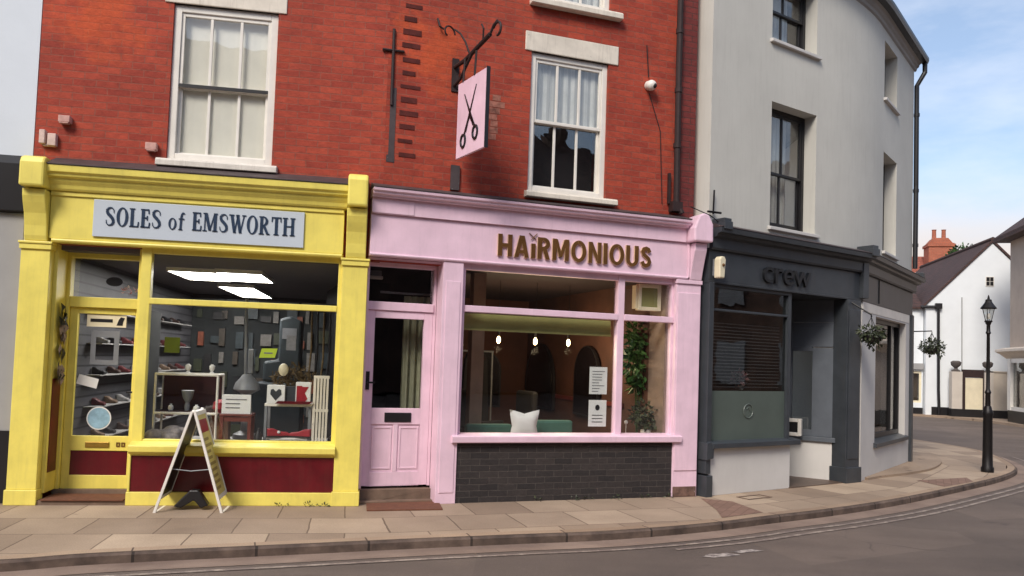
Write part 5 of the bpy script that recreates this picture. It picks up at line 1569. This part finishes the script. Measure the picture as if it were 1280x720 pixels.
carton('white carton with dark heart on the white rack', 2.46, .46, 1.032, .19, .20, MT['paper'], hm)
carton('dark grey carton between white and red cartons', 2.61, .5, 1.032, .1, .19, MT['charcoal'])
rm = MB().box(-.07, -.01, -.004, -.001, .0, .2); rm.prism([(.02, .02), (.05, .06), (.02, .12), (.06, .19), (-.01, .19), (-.01, .02)], 'y', -.004, -.001); rm.mm = MT['red']
carton('white carton splashed with red on the white rack', 2.75, .46, 1.032, .16, .24, MT['paper'], rm)
item('flat_box', 'flat dark red box lying on the white rack', 'box', 2.66, .44, 1.032, MB().prism([(-.2, 0), (.16, 0), (.2, .03), (-.17, .03)], 'y', -.03, .0), MT['maroon'])
o = thing('raffia_bag', 'brown raffia bag with cream pompom above the cartons', 'bag', 'Y', (2.62, .72, 1.18))
m = MB()
random.seed(9)
for k in range(420):
    a = random.uniform(0, 6.28); r = random.uniform(.3, 1)
    x, z = math.cos(a) * r * .26, math.sin(a) * r * .13 + .13
    dx, dz = random.uniform(-.05, .05), random.uniform(-.06, .06); y = random.uniform(-.06, .06)
    m.quad((x, y, z), (x + dx, y, z + dz), (x + dx + .008, y + .01, z + dz + .008), (x + .008, y + .01, z + .008))
m.build('body', MT['brownbag'], o, keep=True)
MB().ball((-.11, -.08, .22), .055, 12, (1, 1, 1.3)).build('pompom', MT['cream'], o, smooth=True)
def shoe(label, u, v, z, rz, mat_):
    m = MB()
    m.prism([(-.12, 0), (-.12, .085), (-.05, .08), (.02, .05), (.1, .04), (.13, .02), (.13, 0)], 'y', -.035, .035)
    o = item('shoe', label, 'shoe', u, v, z, m, mat_, rz=rz, bevel=.014, group='red shoes under the rack')
    MB().box(-.125, .135, -.037, .037, -.012, -.001).build('sole', MT['dark'], o)
    MB().ball((-.0, -.038, .045), .017, 8).build('buckle', MT['paper'], o)
shoe('red shoe on the left under the white rack', 2.50, .5, .672, R(15), MT['red'])
shoe('red shoe on the right under the white rack', 2.74, .5, .672, R(165), MT['red'])
m = MB().lathe([(.04, 0), (.04, .09), (.015, .13), (.015, .16)], n=10)
item('polish_bottle', 'small dark bottle between stool and white rack', 'bottle', 2.30, .42, .60, m, MT['dark'], smooth=True)
# stuck on the door
o = item('door_notice', 'cream notice strip at the top of yellow door glass', 'notice', .695, .398, 1.80, MB().box(-.195, .195, .018, .0215, 0, .13), MT['cream'])
q = MB().box(-.16, .06, .0155, .0175, .05, .085); q.prism([(.10, .02), (.16, .02), (.165, .06), (.18, .10), (.14, .11), (.12, .08)], 'y', .0155, .0175); q.build('print', MT['dark'], o)
o = item('opening_card', 'pale grey card below the cream strip on yellow door', 'notice', .70, .418, 1.40, MB().frame(-.15, .13, 0, .36, .05, .0, .0015, top=.07), MT['greymetal'])
o = item('door_paper', 'tilted white slip stuck on yellow door glass', 'notice', .54, .398, 1.215, MB().prism([(-.11, -.02), (.09, -.07), (.11, .03), (-.085, .08)], 'y', .018, .0215), MT['paper'])
m = MB().lathe([(.11, 0), (.11, .003)], n=28); m.v = [(p[0], .0215 - p[2], p[1]) for p in m.v]
o = item('round_sticker', 'pale blue round sticker low on yellow door glass', 'sticker', .672, .398, .835, m, MT['bluesticker'])
m = MB().lathe([(.122, -.003), (.122, -.001), (.12, -.0008)], n=28); m.v = [(p[0], .0205 - p[2] * .3, p[1]) for p in m.v]; m.build('rim', MT['paper'], o)
m = MB().lathe([(.08, 0), (.08, .003)], n=24); m.v = [(p[0] * 1.05, .40 - p[2], p[1] * .62) for p in m.v]
item('oval_sticker', 'black oval sticker in the light above yellow door', 'sticker', .755, .0, 2.285, m, MT['dark'])
m = leaves(MB(), (0, 0, 0), .07, 26, .05, (1.3, .3, .6), 0, 0)
item('dried_sprig', 'white dried sprig at lower right of yellow door transom', 'decoration', .93, .44, 2.19, m, MT['petal'])
# garlands hung in the doorway reveal
o = thing('scarf_rack', 'dark and pale scarves hanging inside the yellow doorway', 'scarves', 'Y', (.315, .24, 1.30))
random.seed(21)
for k, (z0, z1, mm) in enumerate(((.50, .74, 'dark'), (.28, .56, 'tan'), (.02, .33, 'dark'), (-.05, .14, 'tan'))):
    m = MB()
    for j in range(12):
        y = random.uniform(-.07, .07); z = random.uniform(z0, z1); s_ = random.uniform(.03, .06)
        m.poly([(.0 + random.uniform(0, .03), y, z), (random.uniform(.0, .05), y + s_, z - s_), (.02, y, z - 2.2 * s_), (.03, y - s_, z - s_)])
    m.build('scarf', MT[mm], o, keep=True)

# goods on the walls of the shoe shop
random.seed(77)
o = thing('shoe_display', 'tiers of shoes on the grey slat wall of yellow shop', 'display', 'Y', (.315, 1.0, .10))
cols = [paint('shoe_tone', c_, .6, .2, 20, .1) for c_ in ((60, 40, 34), (30, 32, 38), (120, 98, 80), (92, 30, 34), (150, 148, 146))]
for r_ in range(5):
    z = .45 + r_ * .36
    MB().box(0, .16, 0, 4.3, z - .012, z).build('shelf', MT['midgrey'], o)
    for k in range(9):
        y = .2 + k * .46 + random.uniform(-.05, .05)
        m = MB().prism([(.01, z + .002), (.01, z + .09), (.05, z + .085), (.10, z + .05), (.15, z + .04), (.155, z + .002)], 'y', y, y + .085)
        m.build('shoe', random.choice(cols), o, .015)
o = thing('goods_rack', 'dark rack hung with packets at the back of yellow shop', 'rack', 'Y', (.85, 3.6, .05))
MB().box(0, 2.4, .0, .03, 0, 2.3).build('back_panel', MT['backgrey'], o)
pc = [paint('packet_tone', c_, .5, .15, 20, .05) for c_ in ((120, 116, 112), (48, 60, 66), (70, 62, 54), (130, 70, 50), (56, 62, 46), (28, 28, 32))]
for r_ in range(6):
    for k in range(13):
        x, z = .08 + k * .175 + random.uniform(-.05, .05), .25 + r_ * .34 + random.uniform(-.09, .09)
        w_, h_ = random.uniform(.05, .17), random.uniform(.08, .3)
        MB().box(x, x + w_, -.05, -.002, z, z + h_).build('packet', random.choice(pc), o)
o = thing('stitching_machine', 'dim blue-grey cabinet machine behind the lime price card', 'machine', 'Y', (2.30, 1.9, .05))
MB().box(-.3, .3, 0, .5, 0, 1.15).build('cabinet', paint('machine_blue', (40, 50, 56), .5, .15, 5, .1), o, .02)
MB().prism([(-.2, 1.16), (.26, 1.16), (.26, 1.95), (.12, 2.02), (-.02, 1.98), (-.02, 1.45), (-.2, 1.42)], 'y', .1, .4).build('head', paint('machine_grey', (52, 61, 66), .5, .15, 5, .1), o, .03)
MB().box(.02, .2, .095, .10, 1.72, 1.86).build('dial_plate', MT['greymetal'], o)
o = thing('hanging_laces', 'dark laces and belts hanging at the right of yellow shop window', 'laces', 'Y', (2.95, .9, 1.25))
for k in range(6):
    x = -.18 + k * .07
    MB().tube([(x, 0, .9), (x + .01, .01, .4 - .05 * (k % 3)), (x - .01, 0, .0 + .06 * (k % 2))], .012, 5).build('lace', random.choice([MT['dark'], MT['brownbag'], MT['black']]), o)
MB().tube([(-.3, 0, .92), (.3, 0, .92)], .014, 6).build('rail', MT['greymetal'], o)

# ================================================================== inside the salon
o = thing('passage_curtain', 'grey-green curtain seen through the pink door glass', 'curtain', 'P', (.42, .62, .05))
m = MB()
pts = [(-.02 + .30 * i / 18, .03 * math.sin(i * 1.3)) for i in range(19)]
for p, q in zip(pts, pts[1:]): m.quad((p[0], p[1], 0), (q[0], q[1], 0), (q[0] , q[1], 2.25), (p[0], p[1], 2.25))
m.build('cloth', paint('grey_green_cloth', (170, 168, 140), .9, .12, 5, .2), o); MB().tube([(-.3, 0, 2.28), (.3, 0, 2.28)], .014, 6).build('rail', MT['greymetal'], o)
o = thing('passage_light', 'short pale lamp in the light above the pink door', 'lamp', 'P', (.10, .9, 2.50))
MB().box(-.09, .09, -.03, .03, 0, .04).build('tube', MT['white'], o, .01); MB().box(-.07, .07, -.04, .04, .04, .10).build('housing', MT['greymetal'], o)
for k, (u, lab) in enumerate(((1.905, 'left of three lit bulbs hanging in salon window'), (2.435, 'middle of three lit bulbs hanging in salon window'), (2.925, 'right of three lit bulbs hanging in salon window'))):
    o = thing('pendant_lamp', lab, 'lamp', 'P', (u, 1.6, 1.86), 'lit bulbs hung in the salon')
    MB().lathe([(.010, .05), (.022, .025), (.025, 0), (.022, -.026), (.008, -.042)], n=12).build('bulb', MT['bulb'], o, smooth=True)
    MB().lathe([(.016, .062), (.018, .12), (.008, .13)], n=8).build('socket', MT['dark'], o)
    MB().tube([(0, 0, .13), (0, 0, .80)], .004, 4).build('cord', MT['dark'], o)
    pl = bpy.data.lights.new('bulb_light', 'POINT'); pl.energy = 13; pl.color = (1, .74, .46); pl.shadow_soft_size = .05
    po = bpy.data.objects.new('bulb_light', pl); C.objects.link(po); po.parent = o; po.location = (0, 0, -.12)
m = MB()
for k in range(12):
    y0 = .26 + .012 * math.sin(k * 1.7)
    x0, x1 = 1.01 + k * .1575, 1.01 + (k + 1) * .1575
    m.quad((x0, .27, 2.12), (x1, .27, 2.12), (x1, .25, 1.945), (x0, .25, 1.945))
m.box(1.01, 2.90, .235, .255, 1.925, 1.95)
o = solo('roller_blind', m, MT['olive'], 'olive green roller blind drawn a little down in salon window', 'blind', 'P')
# three arched mirrors
def mirror(label, u, w, z0, z1, v=4.19, rz=0.0):
    o = thing('arched_mirror', label, 'mirror', 'P', (u, v, z0), 'arched mirrors in the salon', rz)
    h = z1 - z0
    arc = [(w / 2 * math.cos(a), h - w / 2 + w / 2 * math.sin(a)) for a in [math.pi * i / 16 for i in range(17)]]
    MB().prism([(-w / 2, 0), (w / 2, 0)] + arc, 'y', -.04, -.0).build('frame', MT['dark'], o)
    ai = [(x * .9, .03 + z * .955) for x, z in [(-w / 2, 0), (w / 2, 0)] + arc]
    MB().prism(ai, 'y', -.046, -.041).build('glass', MT['mirror'], o)
mirror('nearest arched mirror, partly hidden behind the white window sheets', 3.565, .86, .8, 1.85, 2.3, R(-90))
mirror('arched mirror deeper in the salon above the right teal seat', 3.565, 1.3, .8, 1.9, 4.2, R(-90))
mirror('dim arched mirror on the salon back wall beside the coats', 2.75, .7, .75, 1.75, 4.99)
def salon_chair(label, u, v, rz):
    o = thing('salon_chair', label, 'chair', 'P', (u, v, .04), 'styling chairs in the salon', rz)
    MB().box(-.27, .27, -.26, .26, .42, .55).build('seat', MT['black'], o, .03)
    MB().box(-.25, .25, .2, .3, .55, 1.12).build('backrest', MT['black'], o, .04)
    for x in (-.3, .3): MB().box(x - .03, x + .03, -.22, .24, .62, .68).build('armrest', MT['black'], o, .012)
    MB().lathe([(.26, 0), (.26, .03), (.04, .05), (.035, .42)], n=16).build('pedestal', MT['greymetal'], o)
salon_chair('leftmost black styling chair behind the teal seat', 1.95, 2.6, R(120))
salon_chair('black styling chair in front of the deeper arched mirror', 2.85, 2.35, R(100))
o = thing('wardrobe_stand', 'black coats hanging in the dim left of the salon', 'coats', 'P', (1.9, 3.6, .04))
m = MB()
for k in range(3): m.prism([(-.2 + k * .26, .5), (.04 + k * .26, .5), (-.02 + k * .26, 1.55), (-.08 + k * .26, 1.66), (-.14 + k * .26, 1.55)], 'y', -.06 + k * .02, .06 + k * .02)
m.build('coat', MT['black'], o, .02); MB().tube([(-.35, 0, 1.68), (.6, 0, 1.68)], .015, 6).build('rail', MT['greymetal'], o)
for x in (-.33, .58): MB().tube([(x, 0, 0), (x, 0, 1.68)], .015, 6).build('post', MT['greymetal'], o)
# window bench with two teal backs and a cushion
def seat(label, u, w):
    o = thing('bench_seat', label, 'seat', 'P', (u, .72, .04), 'teal seats below the salon window')
    MB().box(-w / 2, w / 2, -.12, .0, .36, .78).build('backrest', MT['teal'], o, .03)
    MB().box(-w / 2, w / 2, .02, .5, .3, .42).build('seat', MT['teal'], o, .03)
    for x in (-w / 2 + .05, w / 2 - .05):
        for y in (-.06, .44): MB().tube([(x, y, 0), (x, y, .3)], .018, 6).build('leg', MT['dark'], o)
seat('teal seat back left of the white cushion', 1.50, .58)
seat('teal seat back right of the white cushion', 2.34, .50)
for ch in [c for c in bpy.data.objects if c.name.startswith('bench_seat')]:
    if 'right' in ch['label']: ch.location.z += .05
m = MB()
k = 10
def cush(s):
    rows_ = []
    for i in range(k + 1):
        for j in range(k + 1):
            x, z = -1 + 2 * i / k, -1 + 2 * j / k
            pin = 1 + .16 * (abs(x) * abs(z)) - .10 * (1 - abs(x)) * abs(z) * 1.4 - .06 * (1 - abs(z)) * abs(x)
            th_ = (1 - x ** 4) * (1 - z ** 4)
            rows_.append((x * .165 * pin, s * .07 * th_, z * .165 * pin + .16))
    return rows_
for s in (-1, 1):
    m.add(cush(s), [(i * (k + 1) + j, (i + 1) * (k + 1) + j, (i + 1) * (k + 1) + j + 1, i * (k + 1) + j + 1) for i in range(k) for j in range(k)])
item('cushion', 'white square cushion standing behind the salon window', 'cushion', 1.87, .42, .66, m, MT['paper'], fr='P', smooth=True)
MB_ = item('window_shelf', 'plain inner ledge behind the salon window carrying cushion and pots', 'shelf', 0, 0, 0, MB().box(.98, 3.6, .165, .57, .60, .66), MT['tan'], fr='P')
for z0, z1, lab in ((1.225, 1.55, 'upper white sheet stuck inside the salon window'), (.84, 1.155, 'lower white sheet with dark emblem inside the salon window')):
    o = item('window_notice', lab, 'notice', 2.69, .135, z0, MB().box(-.115, .118, 0, .002, 0, z1 - z0), MT['paper'], fr='P', group='paper sheets in the salon window')
    q = MB()
    if z1 > 1.3:
        for kk in range(8): q.box(-.08, random.uniform(.0, .09), -.003, -.001, .03 + kk * .034, .038 + kk * .034)
    else:
        q.prism([(.0 + .03 * math.cos(a), .225 + .035 * math.sin(a)) for a in [2 * math.pi * i / 10 for i in range(10)]], 'y', -.003, -.001)
        for kk in range(3): q.box(-.07, .07, -.003, -.001, .05 + kk * .04, .058 + kk * .04)
    q.build('print', MT['ink'] if z1 > 1.3 else MT['dark'], o)
o = thing('framed_lamp', 'square cream framed light box in the upper right salon window', 'lamp', 'P', (3.38, .24, 2.27))
MB().frame(-.13, .19, 0, .33, .045, -.02, .06).build('frame', MT['cream'], o, .006)
MB().box(-.085, .145, .0, .05, .045, .285).build('panel', MT['olive'], o); MB().box(-.155, -.132, -.0, .10, .02, .31).build('side', MT['cream'], o)
MB().tube([(.03, .02, .33), (.03, .02, .39)], .008, 5).build('hook', MT['dark'], o)
# plants
def plant(name, label, u, v, z, potm, ph, crown, n, size, mats, seed, fr='P', cat='plant'):
    random.seed(seed)
    o = thing(name, label, cat, fr, (u, v, z))
    MB().lathe([(.055, 0), (.07, ph), (.062, ph)], n=14).build('pot', potm, o, smooth=True)
    m = MB()
    for c_, r in crown: leaves(m, c_, r, n, size, (1, .8, 1.1), .3, .05)
    m.build('foliage', mats, o, keep=True)
    q = MB()
    for c_, r in crown: q.tube([(0, 0, ph - .01), (c_[0] * .5, c_[1] * .5, (c_[2] + ph) / 2), c_], .008, 5)
    q.build('stem', MT['leaf'], o)
    return o
plant('trailing_plant', 'tall bright green plant at the right of the salon window', 3.56, .75, .04, MT['dark'], .5, [((-.05, 0, 1.55), .17), ((.03, 0, 1.75), .17), ((-.02, 0, 1.95), .14), ((.06, 0, 1.38), .15)], 120, .12, MT['leaf2'], 31)
plant('potted_plant', 'dusky small-leaved plant in white pot on the salon ledge', 3.5, .40, .661, MT['paper'], .12, [((-.03, 0, .33), .14), ((.02, 0, .22), .10), ((-.12, 0, .3), .09)], 90, .07, MT['leaf3'], 33)
item('white_bauble', 'small white ball ornament low among the salon plants', 'ornament', 3.23, .42, .87, MB().ball((0, 0, 0), .025, 10).tube([(0, 0, -.02), (0, 0, -.209)], .004, 4), MT['paper'], fr='P', smooth=True)
# grey shop: flower pot in the window, ring emblem, white sign in the entrance
random.seed(41)
o = thing('flower_pot', 'pink and white flowers in small pot inside grey shop window', 'plant', 'G', (.70, .22, 1.31))
MB().lathe([(.05, 0), (.06, .09), (.055, .09)], n=12).build('pot', MT['paper'], o)
leaves(MB(), (0, 0, .15), .10, 90, .06, (1, .8, .9), 0, .1).build('blossom', MT['petal'], o, keep=True)
m = MB().tube([(.09 * math.cos(a), 0, .09 * math.sin(a)) for a in [2 * math.pi * i / 24 for i in range(25)]], .008, 6, False)
m.tube([(-.04, 0, .02), (.0, 0, .05), (.04, 0, .0)], .006, 5)
item('ring_emblem', 'faint round emblem on the frosted pane of the grey shop', 'emblem', .70, .066, 1.04, m, paint('dim_emblem', (92, 100, 94), .4, .05, 8, 0), fr='G')
pt_ = wp('G', 0, 0)
o = thing('fan_heater', 'white square unit with round dark fan in grey shop entrance', 'fan', 'G', (2.37, .62, .63), rz=math.atan2(sv.y, sv.x))
MB().frame(-.14, .14, 0, .25, .05, -.03, .06).build('case', MT['white'], o, .006)
MB().box(-.09, .09, .0, .05, .05, .2).build('grille', MT['dark'], o)
m = MB().lathe([(.05, 0), (.05, .01), (.025, .015)], n=16); m.v = [(p[0], -.005 - p[2], p[1] + .125) for p in m.v]; m.build('fan', MT['greymetal'], o)
o = item('strip_light', 'short white lamp high in the grey shop entrance', 'lamp', 2.35, .85, 2.31, MB().box(-.08, .08, -.03, .03, 0, .04), MT['white'], fr='G', bevel=.008)
m = MB().box(-.0, .40, .0, .03, 0, .02)
